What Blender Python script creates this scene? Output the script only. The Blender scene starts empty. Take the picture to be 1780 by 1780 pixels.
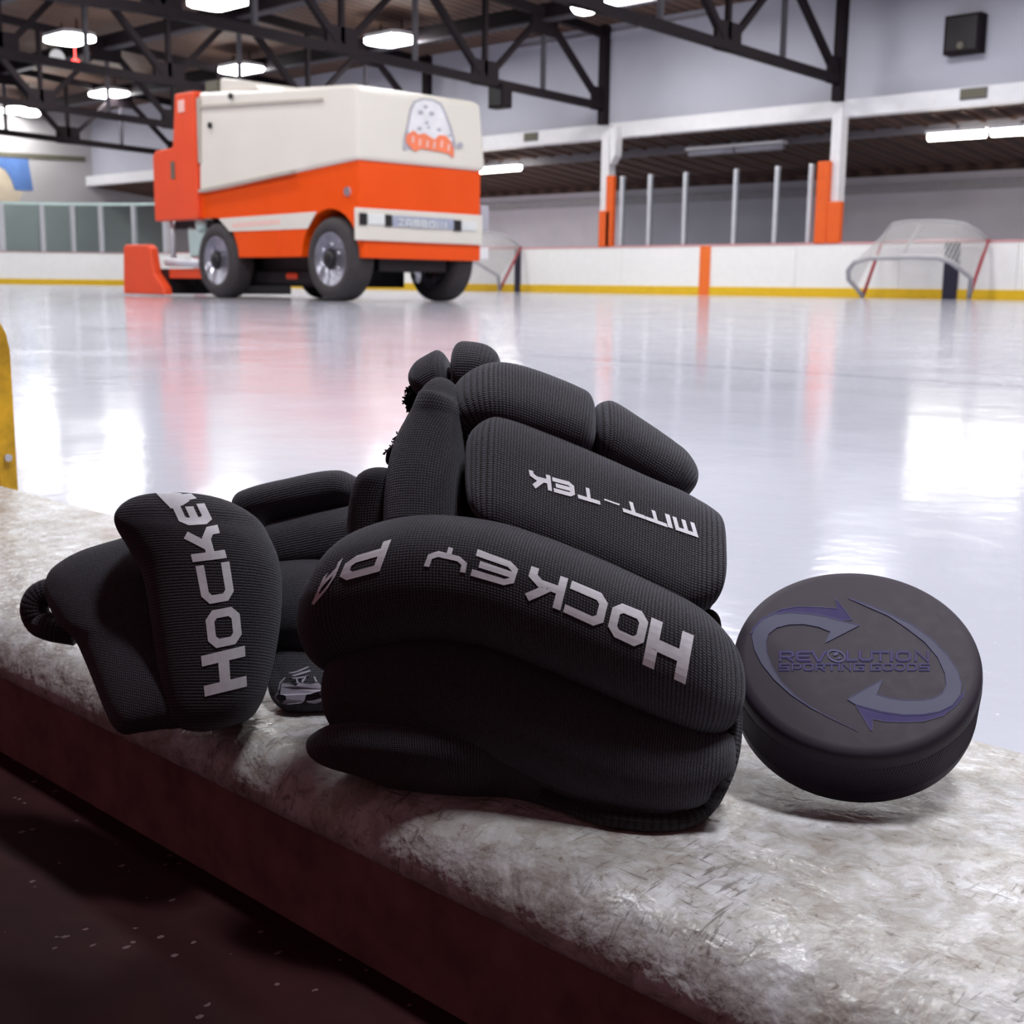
import bpy, bmesh, math, random
import numpy as np
from mathutils import Vector, Matrix
from mathutils.bvhtree import BVHTree
from mathutils.geometry import tessellate_polygon

random.seed(4)
SC = bpy.context.scene
COL = SC.collection
PI = math.pi

# ------------------------------------------------------------------ camera model (metres; X along the rink, Y across it, Z up, ice at 0)
FPX = 2208.0
PITCH, ROLL, YAW, CZ = math.radians(10.1235), math.radians(.6865), math.radians(43.853), .168
def _axes():
    cp, sp = math.cos(PITCH), math.sin(PITCH)
    fw = np.array([0, cp, -sp]); rt = np.array([1., 0, 0]); up = np.array([0, sp, cp])
    c, s = math.cos(ROLL), math.sin(ROLL)
    rt, up = c*rt + s*up, -s*rt + c*up
    cy, sy = math.cos(YAW), math.sin(YAW)
    M = np.array([[cy, -sy, 0], [sy, cy, 0], [0, 0, 1]])
    return M @ fw, M @ rt, M @ up
FW, RT, UP = _axes()
CAM = np.array([0, 0, CZ])
def ray(x, y): return FW + (x-890)/FPX*RT - (y-890)/FPX*UP
def atd(x, y, d): return CAM + ray(x, y)*d
def atz(x, y, z): r = ray(x, y); return CAM + r*(z-CZ)/r[2]
def atY(x, y, Y): r = ray(x, y); return CAM + r*Y/r[1]
def depth_at_z(x, y, z): return (z-CZ)/ray(x, y)[2]

# ------------------------------------------------------------------ materials
def srgb(r, g, b):
    f = lambda v: (v/255/12.92) if v/255 <= .04045 else ((v/255+.055)/1.055)**2.4
    return (f(r), f(g), f(b), 1)

class NT:
    def __init__(s, name):
        s.m = bpy.data.materials.new(name); s.m.use_nodes = True
        s.t = s.m.node_tree; s.n = s.t.nodes; s.l = s.t.links
        s.b = s.n['Principled BSDF']; s.out = s.n['Material Output']
    def node(s, typ, **kw):
        n = s.n.new(typ)
        for k, v in kw.items():
            if k.startswith('i_'):
                key = k[2:]
                n.inputs[int(key) if key.isdigit() else key.replace('_', ' ')].default_value = v
            else: setattr(n, k, v)
        return n
    def link(s, a, b): s.l.new(a, b)
    def noise(s, scale, detail=3, rough=.55, vec=None, dist=0.):
        n = s.node('ShaderNodeTexNoise'); n.inputs['Scale'].default_value = scale
        n.inputs['Detail'].default_value = detail; n.inputs['Roughness'].default_value = rough
        n.inputs['Distortion'].default_value = dist
        s.link(vec if vec is not None else s.coord(), n.inputs['Vector']); return n.outputs['Fac']
    def coord(s, which='Object'):
        if not hasattr(s, '_tc'): s._tc = s.node('ShaderNodeTexCoord')
        return s._tc.outputs[which]
    def mapping(s, vec, scale=(1, 1, 1), rot=(0, 0, 0)):
        n = s.node('ShaderNodeMapping'); n.inputs['Scale'].default_value = scale; n.inputs['Rotation'].default_value = rot
        s.link(vec, n.inputs['Vector']); return n.outputs['Vector']
    def ramp(s, fac, stops, interp='LINEAR'):
        n = s.node('ShaderNodeValToRGB'); n.color_ramp.interpolation = interp
        els = n.color_ramp.elements
        while len(els) < len(stops): els.new(.5)
        for e, (p, c) in zip(els, stops):
            e.position = p; e.color = c if len(c) == 4 else (*c, 1)
        s.link(fac, n.inputs['Fac']); return n.outputs['Color']
    def mix(s, fac, a, b, typ='MIX'):
        n = s.node('ShaderNodeMix', data_type='RGBA', blend_type=typ)
        for sock, v in ((n.inputs[0], fac), (n.inputs[6], a), (n.inputs[7], b)):
            if hasattr(v, 'is_linked') or hasattr(v, 'node'): s.link(v, sock)
            else: sock.default_value = v
        return n.outputs[2]
    def math(s, op, a, b=None, c=None, clamp=False):
        n = s.node('ShaderNodeMath', operation=op, use_clamp=clamp)
        for i, v in enumerate((a, b, c)):
            if v is None: continue
            if hasattr(v, 'node'): s.link(v, n.inputs[i])
            else: n.inputs[i].default_value = v
        return n.outputs[0]
    def bump(s, h, strength=.3, dist=.01):
        n = s.node('ShaderNodeBump'); n.inputs['Strength'].default_value = strength; n.inputs['Distance'].default_value = dist
        s.link(h, n.inputs['Height']); s.link(n.outputs[0], s.b.inputs['Normal']); return n
    def set(s, **kw):
        for k, v in kw.items():
            key = k.replace('_', ' ')
            if hasattr(v, 'node'): s.link(v, s.b.inputs[key])
            else: s.b.inputs[key].default_value = v
        return s

def plain(name, col, rough=.5, spec=.5, metal=0., var=.08, scale=6., **kw):
    """a surface with slight unevenness of tone and gloss"""
    t = NT(name)
    n = t.noise(scale, 4)
    d = tuple(max(0, c*(1-var)) for c in col[:3]); u = tuple(min(1, c*(1+var)) for c in col[:3])
    t.set(Base_Color=t.ramp(n, [(.3, d), (.7, u)]), Metallic=metal)
    t.b.inputs['Specular IOR Level'].default_value = spec
    t.link(t.math('MULTIPLY_ADD', n, .15, max(0, rough-.07)), t.b.inputs['Roughness'])
    t.set(**kw)
    return t.m

def emit(name, col, strength):
    t = NT(name); t.set(Base_Color=(.8, .8, .8, 1), Roughness=.5)
    t.b.inputs['Emission Color'].default_value = (*col, 1); t.b.inputs['Emission Strength'].default_value = strength
    return t.m

def knit(name, base=(.076, .080, .102), dark=(.0125, .0065, .0075), pitch=.00098, fuzz=0.):
    t = NT(name)
    uv = t.coord('UV')
    sep = t.node('ShaderNodeSeparateXYZ'); t.link(uv, sep.inputs[0])
    nz = t.noise(900, 2, .6); wob = t.math('MULTIPLY', t.math('SUBTRACT', nz, .5), .00035)
    u = t.math('ADD', sep.outputs[0], wob); v = t.math('ADD', sep.outputs[1], wob)
    us = t.math('MULTIPLY', u, PI/pitch)
    rib = t.math('ABSOLUTE', t.math('SINE', us))                       # one hump per wale
    half = t.math('ABSOLUTE', t.math('COSINE', us))
    st = t.math('SINE', t.math('ADD', t.math('MULTIPLY', v, 2*PI/(pitch*.9)), t.math('MULTIPLY', half, 2.2)))
    st = t.math('MULTIPLY_ADD', st, .5, .5)
    h = t.math('MULTIPLY', t.math('POWER', rib, .7), t.math('MULTIPLY_ADD', st, .45, .55))
    big = t.noise(45, 3, .6)
    h2 = t.math('MULTIPLY', h, t.math('MULTIPLY_ADD', nz, .9, .55))
    col = t.ramp(h2, [(.12, dark), (.85, base)])
    col = t.mix(t.math('MULTIPLY', big, .35), col, (*dark, 1))
    t.set(Base_Color=col, Roughness=.85)
    t.b.inputs['Specular IOR Level'].default_value = .25
    t.b.inputs['Sheen Weight'].default_value = .18; t.b.inputs['Sheen Roughness'].default_value = .45
    t.b.inputs['Sheen Tint'].default_value = (.8, .82, .95, 1)
    t.bump(h, .7, .0005)
    return t.m

M = {}
M['knit'] = knit('black_rib_knit')
M['knit_fine'] = knit('black_fine_knit', pitch=.0007)
M['fuzz'] = plain('black_fleece', (.006, .004, .005), .95, .1, var=.5, scale=500)
M['mesh_binding'] = knit('black_mesh_binding', base=(.022, .02, .024), dark=(.003, .002, .003), pitch=.0011)
M['print'] = plain('grey_white_print', (.84, .85, .95), .55, .3, var=.06, scale=400)
M['print_dim'] = plain('silver_print', (.34, .32, .40), .5, .3, var=.1, scale=300)
M['rubber'] = plain('puck_rubber', (.0205, .0125, .026), .62, .28, var=.12, scale=300)
M['tyre'] = plain('tyre_rubber', (.045, .04, .042), .75, .3, var=.15, scale=20)
M['puck_grey'] = plain('puck_grey_print', (.064, .065, .112), .6, .2, var=.05, scale=200)
M['puck_violet'] = plain('puck_violet_print', (.020, .010, .085), .6, .2, var=.05, scale=200)
M['puck_line'] = plain('puck_lilac_print', (.065, .060, .155), .6, .2, var=.05, scale=200)
M['white_board'] = plain('white_board', (.92, .915, .91), .35, .5, var=.02)
M['yellow'] = plain('yellow_kick', (.80, .50, .012), .4, .5, var=.05)
M['yellow_worn'] = plain('yellow_worn', (.72, .40, .015), .5, .4, var=.35, scale=45)
M['cap_red'] = plain('red_cap', (.72, .35, .36), .4)
M['navy'] = plain('navy_stripe', (.022, .018, .045), .45)
M['orange'] = plain('orange_stripe', (.88, .17, .02), .45, var=.03)
M['pad_orange'] = plain('orange_pad', (.80, .115, .012), .55, .4, var=.04)
M['white_paint'] = plain('white_paint', (.80, .79, .82), .45, var=.03)
M['wall_upper'] = plain('lavender_wall', (.50, .50, .58), .7, .2, var=.04, scale=.6)
M['wall_lower'] = plain('grey_lilac_wall', (.66, .63, .70), .7, .2, var=.07, scale=.8)
M['wall_end'] = plain('beige_grey_wall', (.46, .44, .45), .7, .2, var=.06, scale=.5)
M['steel'] = plain('dark_steel', (.012, .008, .0105), .7, .12, var=.2)
M['steel_grey'] = plain('grey_steel', (.055, .05, .062), .6, .2, var=.2, scale=2)
M['alu'] = plain('aluminium', (.62, .63, .68), .35, .5, .3, var=.05)
M['ice_orange'] = plain('machine_orange', (.84, .080, .002), .3, .5, var=.03, scale=3)
M['ice_red'] = plain('machine_red_orange', (.80, .075, .02), .45, .4, var=.05, scale=3)
M['cream'] = plain('machine_cream', (.74, .70, .635), .3, .5, var=.02, scale=2)
M['cream_shade'] = plain('machine_tan_trim', (.45, .41, .36), .5, .4, var=.06)
M['black_part'] = plain('black_metal', (.012, .010, .012), .5, .4, var=.3)
M['chrome'] = plain('wheel_silver', (.52, .51, .60), .28, .5, .75, var=.1, scale=8)
M['lampglass'] = plain('headlamp', (.75, .78, .78), .15, .6, var=.05)
M['grille'] = plain('blue_grey_grille', (.40, .43, .56), .4, .5, .2, var=.15, scale=30)
M['tank_green'] = plain('pale_green_tank', (.52, .66, .64), .4, .4, var=.06)
M['emblem_grey'] = plain('emblem_grey', (.42, .41, .47), .5)
M['emblem_white'] = plain('emblem_white', (.78, .77, .80), .45)
M['emblem_orange'] = plain('emblem_orange', (.90, .22, .10), .45)
M['emblem_pink'] = plain('emblem_pink', (.86, .52, .46), .45)
M['net_frame'] = plain('goal_grey_frame', (.42, .41, .44), .5)
M['goal_red'] = plain('goal_red', (.38, .04, .06), .4)
M['mural_blue'] = plain('mural_blue', (.10, .19, .44), .7, .2, var=.12, scale=2)
M['mural_tan'] = plain('mural_tan', (.55, .47, .36), .7, .2, var=.1, scale=2)
M['plaque'] = plain('plaque_olive', (.12, .11, .08), .6)
M['soffit_grey'] = plain('grey_conduit', (.17, .16, .18), .6)
M['red_led'] = emit('red_led', (1, .03, .02), 4)
M['lens'] = emit('lamp_lens', (1, 1, .97), 46)
M['tube'] = emit('tube_lens', (1, .97, .88), 20)
M['tube_off'] = plain('unlit_tube', (.40, .40, .46), .4)
M['base_dark'] = plain('threshold_base_rubber', (.25, .135, .14), .8, .15, var=.25, scale=60)

def glass_mat(name, tint, gloss=.06):
    t = NT(name)
    tr = t.node('ShaderNodeBsdfTransparent'); tr.inputs[0].default_value = (*tint, 1)
    gl = t.node('ShaderNodeBsdfGlossy'); gl.inputs['Roughness'].default_value = .03
    fr = t.node('ShaderNodeFresnel'); fr.inputs[0].default_value = 1.45
    mx = t.node('ShaderNodeMixShader')
    nz = t.noise(1.5, 2)
    t.link(t.math('MULTIPLY', fr.outputs[0], t.math('MULTIPLY_ADD', nz, .2, .9)), mx.inputs[0])
    t.link(tr.outputs[0], mx.inputs[1]); t.link(gl.outputs[0], mx.inputs[2]); t.link(mx.outputs[0], t.out.inputs['Surface'])
    return t.m
M['glass'] = glass_mat('clear_shield', (.80, .84, .86))
M['glass_green'] = glass_mat('green_shield', (.74, .83, .82))

def net_mat():
    t = NT('goal_netting')
    uv = t.coord('UV')
    sep = t.node('ShaderNodeSeparateXYZ'); t.link(uv, sep.inputs[0])
    a = t.math('ABSOLUTE', t.math('SINE', t.math('MULTIPLY', sep.outputs[0], PI/.06)))
    b = t.math('ABSOLUTE', t.math('SINE', t.math('MULTIPLY', sep.outputs[1], PI/.06)))
    k = t.math('LESS_THAN', t.math('MINIMUM', a, b), .40)
    t.set(Base_Color=(.55, .54, .55, 1), Roughness=.8)
    t.link(k, t.b.inputs['Alpha'])
    return t.m
M['net'] = net_mat()

def ice_mat():
    t = NT('wet_ice')
    g = t.node('ShaderNodeNewGeometry')
    sep = t.node('ShaderNodeSeparateXYZ'); t.link(g.outputs['Position'], sep.inputs[0])
    pos = g.outputs['Position']
    big = t.noise(.5, 3, .5, vec=t.mapping(pos, (.15, 1, 1)))
    fine = t.noise(3, 6, .65, vec=pos)
    base = t.ramp(big, [(.3, (.43, .442, .52)), (.7, (.50, .512, .585))])
    # a thin grey line along the rink
    d = t.math('ABSOLUTE', t.math('SUBTRACT', sep.outputs[1], t.math('MULTIPLY_ADD', t.noise(.4, 2, vec=pos), .12, 2.22)))
    ln = t.math('MULTIPLY', t.math('SUBTRACT', 1, t.math('DIVIDE', d, .045), clamp=True), t.math('MULTIPLY_ADD', big, 1.1, .15), clamp=True)
    base = t.mix(t.math('MULTIPLY', ln, .8), base, (.20, .205, .29, 1))
    sp = t.math('GREATER_THAN', t.noise(170, 3, .7, vec=pos), .70)
    base = t.mix(t.math('MULTIPLY', sp, .4), base, (.95, .95, .97, 1))
    t.set(Base_Color=base, IOR=1.31)
    t.link(t.math('MULTIPLY_ADD', fine, .15, .045), t.b.inputs['Roughness'])
    h = t.math('ADD', t.math('MULTIPLY', t.noise(9, 4, .6, vec=pos), .6), t.math('MULTIPLY', t.noise(60, 4, .6, vec=pos), .12))
    t.bump(h, .055, .03)
    return t.m
M['ice'] = ice_mat()

def threshold_mat():
    t = NT('scuffed_white_plastic')
    o = t.coord('Object')
    n1 = t.noise(30, 8, .62, vec=o, dist=.4)
    n2 = t.noise(95, 7, .7, vec=o, dist=.6)
    base = t.ramp(n1, [(.25, (.34, .31, .29)), (.45, (.50, .495, .50)), (.62, (.66, .67, .715)), (.8, (.48, .46, .435))])
    stain = t.ramp(n2, [(.43, (0, 0, 0)), (.58, (1, 1, 1))])
    n3 = t.noise(330, 5, .7, vec=o, dist=.8); speck = t.ramp(n3, [(.56, (0, 0, 0)), (.68, (1, 1, 1))])
    base = t.mix(t.math('MULTIPLY', stain, .55), base, (.26, .22, .185, 1))
    base = t.mix(t.math('MULTIPLY', t.math('MULTIPLY', speck, stain), .8), base, (.14, .095, .065, 1))
    fl = None
    for rot, sc, lo in ((.5, (300, 44, 60), .625), (-.35, (48, 340, 60), .63), (1.1, (400, 50, 60), .64), (2.2, (56, 460, 60), .645)):
        q = t.noise(1, 4, .65, vec=t.mapping(o, sc, (0, 0, rot)), dist=1.4)
        f = t.ramp(q, [(lo-.03, (0, 0, 0)), (lo+.03, (1, 1, 1))])
        fl = f if fl is None else t.math('MAXIMUM', fl, f)
    patch = t.ramp(t.noise(22, 3, .5, vec=o), [(.42, (.12, .12, .12)), (.60, (1, 1, 1))])
    base = t.mix(t.math('MULTIPLY', t.math('MULTIPLY', fl, patch), .6), base, (.065, .040, .027, 1))
    t.set(Base_Color=base)
    t.b.inputs['Specular IOR Level'].default_value = .5
    t.link(t.math('MULTIPLY_ADD', n2, .45, .06), t.b.inputs['Roughness'])
    t.b.inputs['Subsurface Weight'].default_value = .15
    t.b.inputs['Subsurface Radius'].default_value = (.006, .005, .004)
    h = t.math('ADD', t.math('MULTIPLY', t.noise(75, 3, .5, vec=o, dist=.3), 1.4), t.math('MULTIPLY', t.noise(380, 3, .5, vec=o), .22))
    t.bump(h, .7, .0026)
    return t.m
M['threshold'] = threshold_mat()

def floor_mat():
    t = NT('speckled_rubber_floor')
    o = t.coord('Object')
    n = t.noise(40, 6, .6, vec=o)
    base = t.ramp(n, [(.3, (.026, .0050, .0070)), (.7, (.044, .0105, .0125))])
    vor = t.node('ShaderNodeTexVoronoi'); vor.inputs['Scale'].default_value = 170; t.link(t.mapping(o, (1, .7, 1), (0, 0, .5)), vor.inputs['Vector'])
    pick = t.math('GREATER_THAN', t.noise(60, 2, .5, vec=o), .52)
    dot = t.math('MULTIPLY', t.math('LESS_THAN', t.math('ADD', vor.outputs['Distance'], t.math('MULTIPLY', t.noise(500, 3, .7, vec=o), .35)), .33), pick)
    base = t.mix(t.math('MULTIPLY', dot, .8), base, (.22, .15, .16, 1))
    t.set(Base_Color=base, Roughness=.75)
    t.b.inputs['Specular IOR Level'].default_value = .2
    t.bump(n, .3, .001)
    return t.m
M['floor_rubber'] = floor_mat()

def deck_mat(name, a, b, pitch, axis=0, var=.5):
    t = NT(name)
    o = t.coord('Object')
    sep = t.node('ShaderNodeSeparateXYZ'); t.link(o, sep.inputs[0])
    s = t.math('MULTIPLY_ADD', t.math('SINE', t.math('MULTIPLY', sep.outputs[axis], 2*PI/pitch)), .5, .5)
    n = t.noise(1.2, 4, .6, vec=t.mapping(o, (1, .15, 1) if axis == 0 else (.15, 1, 1)))
    f = t.math('MULTIPLY_ADD', n, var, t.math('MULTIPLY', s, 1-var))
    t.set(Base_Color=t.ramp(f, [(.25, a), (.75, b)]), Roughness=.75)
    t.bump(s, .6, .03)
    return t.m
M['deck'] = deck_mat('brown_roof_deck', (.046, .020, .014), (.150, .080, .054), .30)
M['soffit'] = deck_mat('dark_brown_soffit', (.034, .0145, .011), (.11, .060, .046), .62)

# ------------------------------------------------------------------ mesh building
class MB:
    def __init__(s): s.v = []; s.f = []; s.uv = None
    def add(s, vs, fs):
        k = len(s.v); s.v += [tuple(map(float, p)) for p in vs]; s.f += [tuple(i+k for i in f) for f in fs]; return s
    def box(s, x0, x1, y0, y1, z0, z1):
        x0, x1 = sorted((x0, x1)); y0, y1 = sorted((y0, y1)); z0, z1 = sorted((z0, z1))
        return s.add([(x0,y0,z0),(x1,y0,z0),(x1,y1,z0),(x0,y1,z0),(x0,y0,z1),(x1,y0,z1),(x1,y1,z1),(x0,y1,z1)],
                     [(3,2,1,0),(4,5,6,7),(0,1,5,4),(1,2,6,5),(2,3,7,6),(3,0,4,7)])
    def bar(s, p, q, w, h, up=(0, 0, 1)):
        p, q = np.array(p, float), np.array(q, float); d = q-p; d /= np.linalg.norm(d)
        u = np.array(up, float)
        if abs(d @ u) > .95: u = np.array([1., 0, 0])
        a = np.cross(d, u); a /= np.linalg.norm(a); b = np.cross(a, d)
        vs = [e + a*sa*w/2 + b*sb*h/2 for e in (p, q) for sa, sb in ((-1,-1),(1,-1),(1,1),(-1,1))]
        return s.add(vs, [(3,2,1,0),(4,5,6,7),(0,1,5,4),(1,2,6,5),(2,3,7,6),(3,0,4,7)])
    def prism(s, poly, axis, a0, a1):
        """poly in the two other axes (in axis order), extruded along axis"""
        n = len(poly)
        def P(p, t):
            p = list(p); p.insert(axis, t); return p
        vs = [P(p, a0) for p in poly] + [P(p, a1) for p in poly]
        fs = [(i, (i+1) % n, (i+1) % n+n, i+n) for i in range(n)]
        tri = tessellate_polygon([[Vector((p[0], p[1], 0)) for p in poly]])
        fs += [tuple(t) for t in tri] + [tuple(i+n for i in reversed(t)) for t in tri]
        return s.add(vs, fs)
    def tube(s, pts, r, n=10, closed=False):
        pts = [np.array(p, float) for p in pts]; k = len(pts); rings = []
        ref = None
        for i in range(k):
            if closed: d = pts[(i+1) % k]-pts[i-1]
            else: d = pts[min(i+1, k-1)]-pts[max(i-1, 0)]
            d = d/np.linalg.norm(d)
            if ref is None: ref = np.array([0, 0, 1.]) if abs(d[2]) < .9 else np.array([1., 0, 0])
            a = np.cross(d, ref); a /= np.linalg.norm(a); b = np.cross(a, d); ref = b
            rr = r[i] if hasattr(r, '__len__') else r
            rings.append([pts[i] + rr*(math.cos(t)*a + math.sin(t)*b) for t in np.linspace(0, 2*PI, n, endpoint=False)])
        vs = [p for rg in rings for p in rg]; fs = []
        for i in range(k if closed else k-1):
            j = (i+1) % k
            for m in range(n): fs.append((i*n+m, i*n+(m+1) % n, j*n+(m+1) % n, j*n+m))
        if not closed: fs += [tuple(reversed(range(n))), tuple(range((k-1)*n, k*n))]
        return s.add(vs, fs)
    def lathe(s, prof, c, axis, n=48):
        """prof: (radius, offset along axis); c centre; axis direction"""
        d = np.array(axis, float); d /= np.linalg.norm(d)
        u = np.array([0, 0, 1.]) if abs(d[2]) < .9 else np.array([1., 0, 0])
        a = np.cross(d, u); a /= np.linalg.norm(a); b = np.cross(d, a); c = np.array(c, float)
        vs = [c + d*h + r*(math.cos(t)*a+math.sin(t)*b) for r, h in prof for t in np.linspace(0, 2*PI, n, endpoint=False)]
        fs = []
        for i in range(len(prof)-1):
            for m in range(n): fs.append((i*n+m, i*n+(m+1) % n, (i+1)*n+(m+1) % n, (i+1)*n+m))
        fs += [tuple(reversed(range(n))), tuple(range((len(prof)-1)*n, len(prof)*n))]
        return s.add(vs, fs)
    def poly3(s, pts, inner=None):
        """flat polygon of 3d points, tessellated by its first two pca axes"""
        P = np.array(pts, float); c = P.mean(0); _, _, vt = np.linalg.svd(P-c)
        q = [Vector(((p-c) @ vt[0], (p-c) @ vt[1], 0)) for p in P]
        return s.add(pts, [tuple(t) for t in tessellate_polygon([q])])

ORG = {}
def place(o, parent):
    if parent is not None: o.parent = parent
    COL.objects.link(o)
def obj(name, mb, mat, parent=None, smooth=False, bevel=0., local=False, label=None):
    """links one mesh object; its verts are in world coordinates unless local"""
    off = np.zeros(3) if (local or parent is None) else ORG[parent.name]
    me = bpy.data.meshes.new(name)
    me.from_pydata([tuple(np.array(p)-off) for p in mb.v], [], mb.f)
    if mb.uv is not None:
        lay = me.uv_layers.new(name='UVMap')
        for lp in me.loops: lay.data[lp.index].uv = mb.uv[lp.vertex_index]
    me.validate()
    bm = bmesh.new(); bm.from_mesh(me); bmesh.ops.recalc_face_normals(bm, faces=bm.faces); bm.to_mesh(me); bm.free()
    me.materials.append(M[mat] if isinstance(mat, str) else mat)
    if smooth:
        for p in me.polygons: p.use_smooth = True
    o = bpy.data.objects.new(name, me); place(o, parent)
    ORG[o.name] = off
    if bevel:
        b = o.modifiers.new('bevel', 'BEVEL'); b.width = bevel; b.segments = 2; b.limit_method = 'ANGLE'; b.angle_limit = .7
    if label: o['label'] = label
    return o
def tag(o, label, cat, group=None):
    o['label'] = label; o['category'] = cat
    if group: o['group'] = group
    return o
def thing(name, loc, label, cat, group=None, rotz=0.):
    o = bpy.data.objects.new(name, None); o.empty_display_size = .05
    o.location = tuple(map(float, loc)); o.rotation_euler = (0, 0, rotz); COL.objects.link(o)
    ORG[o.name] = np.array(loc, float) if not rotz else np.zeros(3)
    return tag(o, label, cat, group)
def struct(name, mb, mat, **kw):
    o = obj(name, mb, mat, **kw); o['kind'] = 'structure'; return o
def copy_tree(src, loc, label, group=None):
    r = src.copy(); COL.objects.link(r); r.location = loc; r['label'] = label
    if group: r['group'] = group
    for ch in src.children:
        c = ch.copy(); COL.objects.link(c); c.parent = r
        for g in ch.children:
            d = g.copy(); COL.objects.link(d); d.parent = c
    return r

# ================================================================== the rink hall
YB = 24.2           # face of the far boards
XE = -46.1          # end wall
T0 = .012           # top of the threshold

struct('floor', MB().add([(-47, .43, 0), (16, .43, 0), (16, 24.3, 0), (-47, 24.3, 0)], [(0, 1, 2, 3)]), 'ice')
struct('floor_walkway', MB().box(-47, 16, 24.32, 30.4, -.2, -.001), 'wall_lower')
struct('floor_bench', MB().box(-4, 4, -4, .2372, -.15, -.045), 'floor_rubber')
# far wall above the seating recess, the white beam, the recess
struct('wall_back', MB().box(XE-.3, 16, 24.75, 24.95, 3.9, 7.6), 'wall_upper')
struct('trim_1', MB().box(XE, 16, 24.45, 24.75, 3.68, 4.03), 'white_paint', bevel=.01)
struct('wall_recess', MB().box(XE-.3, 16, 30.2, 30.4, -.1, 3.4), 'wall_lower')
struct('trim_2', MB().box(XE, 16, 30.14, 30.22, 2.55, 2.78), 'net_frame')
m = MB()
m.add([(XE, 24.6, 3.70), (16, 24.6, 3.70), (16, 30.3, 3.12), (XE, 30.3, 3.12)], [(0, 1, 2, 3)])
m.add([(XE, 24.6, 3.80), (16, 24.6, 3.80), (16, 30.3, 3.22), (XE, 30.3, 3.22)], [(0, 1, 2, 3)])
x = XE+.3
while x < 14:                                                     # rafters under the recess ceiling
    m.bar((x, 24.78, 3.66), (x, 30.2, 3.11), .09, .05); x += .62
m.box(XE, 16, 30.05, 30.2, 2.98, 3.14)
struct('ceiling_recess', m, 'soffit')
struct('shade_wall', MB().box(-14, 9, .36, .44, 1.27, 6.4), 'wall_end')  # unseen wall added over the gate to shade the threshold lip
struct('wall_left', MB().box(XE-.3, XE, -1, 30.4, -.1, 7.8), 'wall_end')
# roof deck, highest over the middle of the rink
m = MB()
zr = lambda Y: 6.40 + .07*(24.3-Y) if Y > 12.3 else 6.40 + .07*12.0 - .07*(12.3-Y)
for a, b in ((24.9, 12.3), (12.3, -.6)):
    m.add([(XE-.2, a, zr(a)), (16, a, zr(a)), (16, b, zr(b)), (XE-.2, b, zr(b))], [(0, 1, 2, 3)])
    m.add([(XE-.2, a, zr(a)+.15), (16, a, zr(a)+.15), (16, b, zr(b)+.15), (XE-.2, b, zr(b)+.15)], [(0, 1, 2, 3)])
struct('ceiling', m, 'deck')

# ------------------------------------------------------------------ roof steel
TRX = [-14.03, -20.28, -26.5, -32.7, -38.9]
zt = lambda Y: 6.02 + .07*(24.05-Y) if Y > 12.3 else 6.02+.07*11.75-.07*(12.3-Y)
zb = lambda Y: 4.37 + .03*(24.05-Y) if Y > 12.3 else 4.37+.03*11.75-.03*(12.3-Y)
BN = [24.05, 20.1, 16.2, 12.3, 8.4, 4.5]
TN = [21.95, 18.1, 14.2, 10.3, 6.4]
names = ['nearest the camera, above the rightmost column', 'above the second column from the right', 'third from the right, above the ice machine',
         'fourth from the right, near the left end', 'farthest one, in front of the pale end wall']
for X, nm in zip(TRX, names):
    t = thing('roof_truss', (X, 24.05, 4.37), 'dark steel roof truss spanning the rink, ' + nm, 'roof truss', 'dark roof trusses')
    obj('top_chord', MB().bar((X, 24.2, zt(24.2)), (X, 12.3, zt(12.3)), .16, .20).bar((X, 12.3, zt(12.3)), (X, .4, zt(.4)), .16, .20), 'steel', t)
    obj('bottom_chord', MB().bar((X, 24.1, zb(24.1)), (X, 12.3, zb(12.3)), .16, .17).bar((X, 12.3, zb(12.3)), (X, .4, zb(.4)), .16, .17), 'steel', t)
    obj('end_post', MB().bar((X, 24.08, 3.95), (X, 24.08, 6.2), .20, .20), 'steel', t)
    for i, y in enumerate(TN):
        obj('web_bar', MB().bar((X, y, zt(y)), (X, BN[i], zb(BN[i])), .13, .13), 'steel', t)
        if i+1 < len(BN): obj('web_bar', MB().bar((X, y, zt(y)), (X, BN[i+1], zb(BN[i+1])), .11, .11), 'steel', t)
        obj('web_post', MB().bar((X, y, zt(y)), (X, y, zb(y)), .09, .09), 'steel_grey', t)
        obj('gusset', MB().box(X-.05, X+.05, y-.42, y+.42, zt(y)-.48, zt(y)+.08), 'steel', t)
    for i, y in enumerate(BN):
        w = .30 if i == 0 else .38
        obj('gusset', MB().box(X-.05, X+.05, y-w-(.1 if i == 0 else 0), y+min(w, 24.15-y), zb(y)-.1, zb(y)+.42), 'steel', t)
        if i: obj('web_post', MB().bar((X, y, zb(y)), (X, y, zt(y)), .10, .10), 'steel', t)
for y, nm in ((21.95, 'nearest the far wall'), (18.1, 'second from the far wall'), (14.2, 'third from the far wall'), (10.3, 'fourth from the far wall')):
    z = zt(y)
    t = thing('roof_beam', (-20, y, z), 'long dark steel roof beam running along the rink, ' + nm, 'roof beam', 'long roof beams')
    obj('lower_flange', MB().box(XE, 6, y-.12, y+.12, z-.20, z-.15), 'steel_grey', t)
    obj('web_plate', MB().box(XE, 6, y-.04, y+.04, z-.15, z+.12), 'steel', t)
    obj('upper_flange', MB().box(XE, 6, y-.12, y+.12, z+.12, z+.17), 'steel', t)

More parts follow.
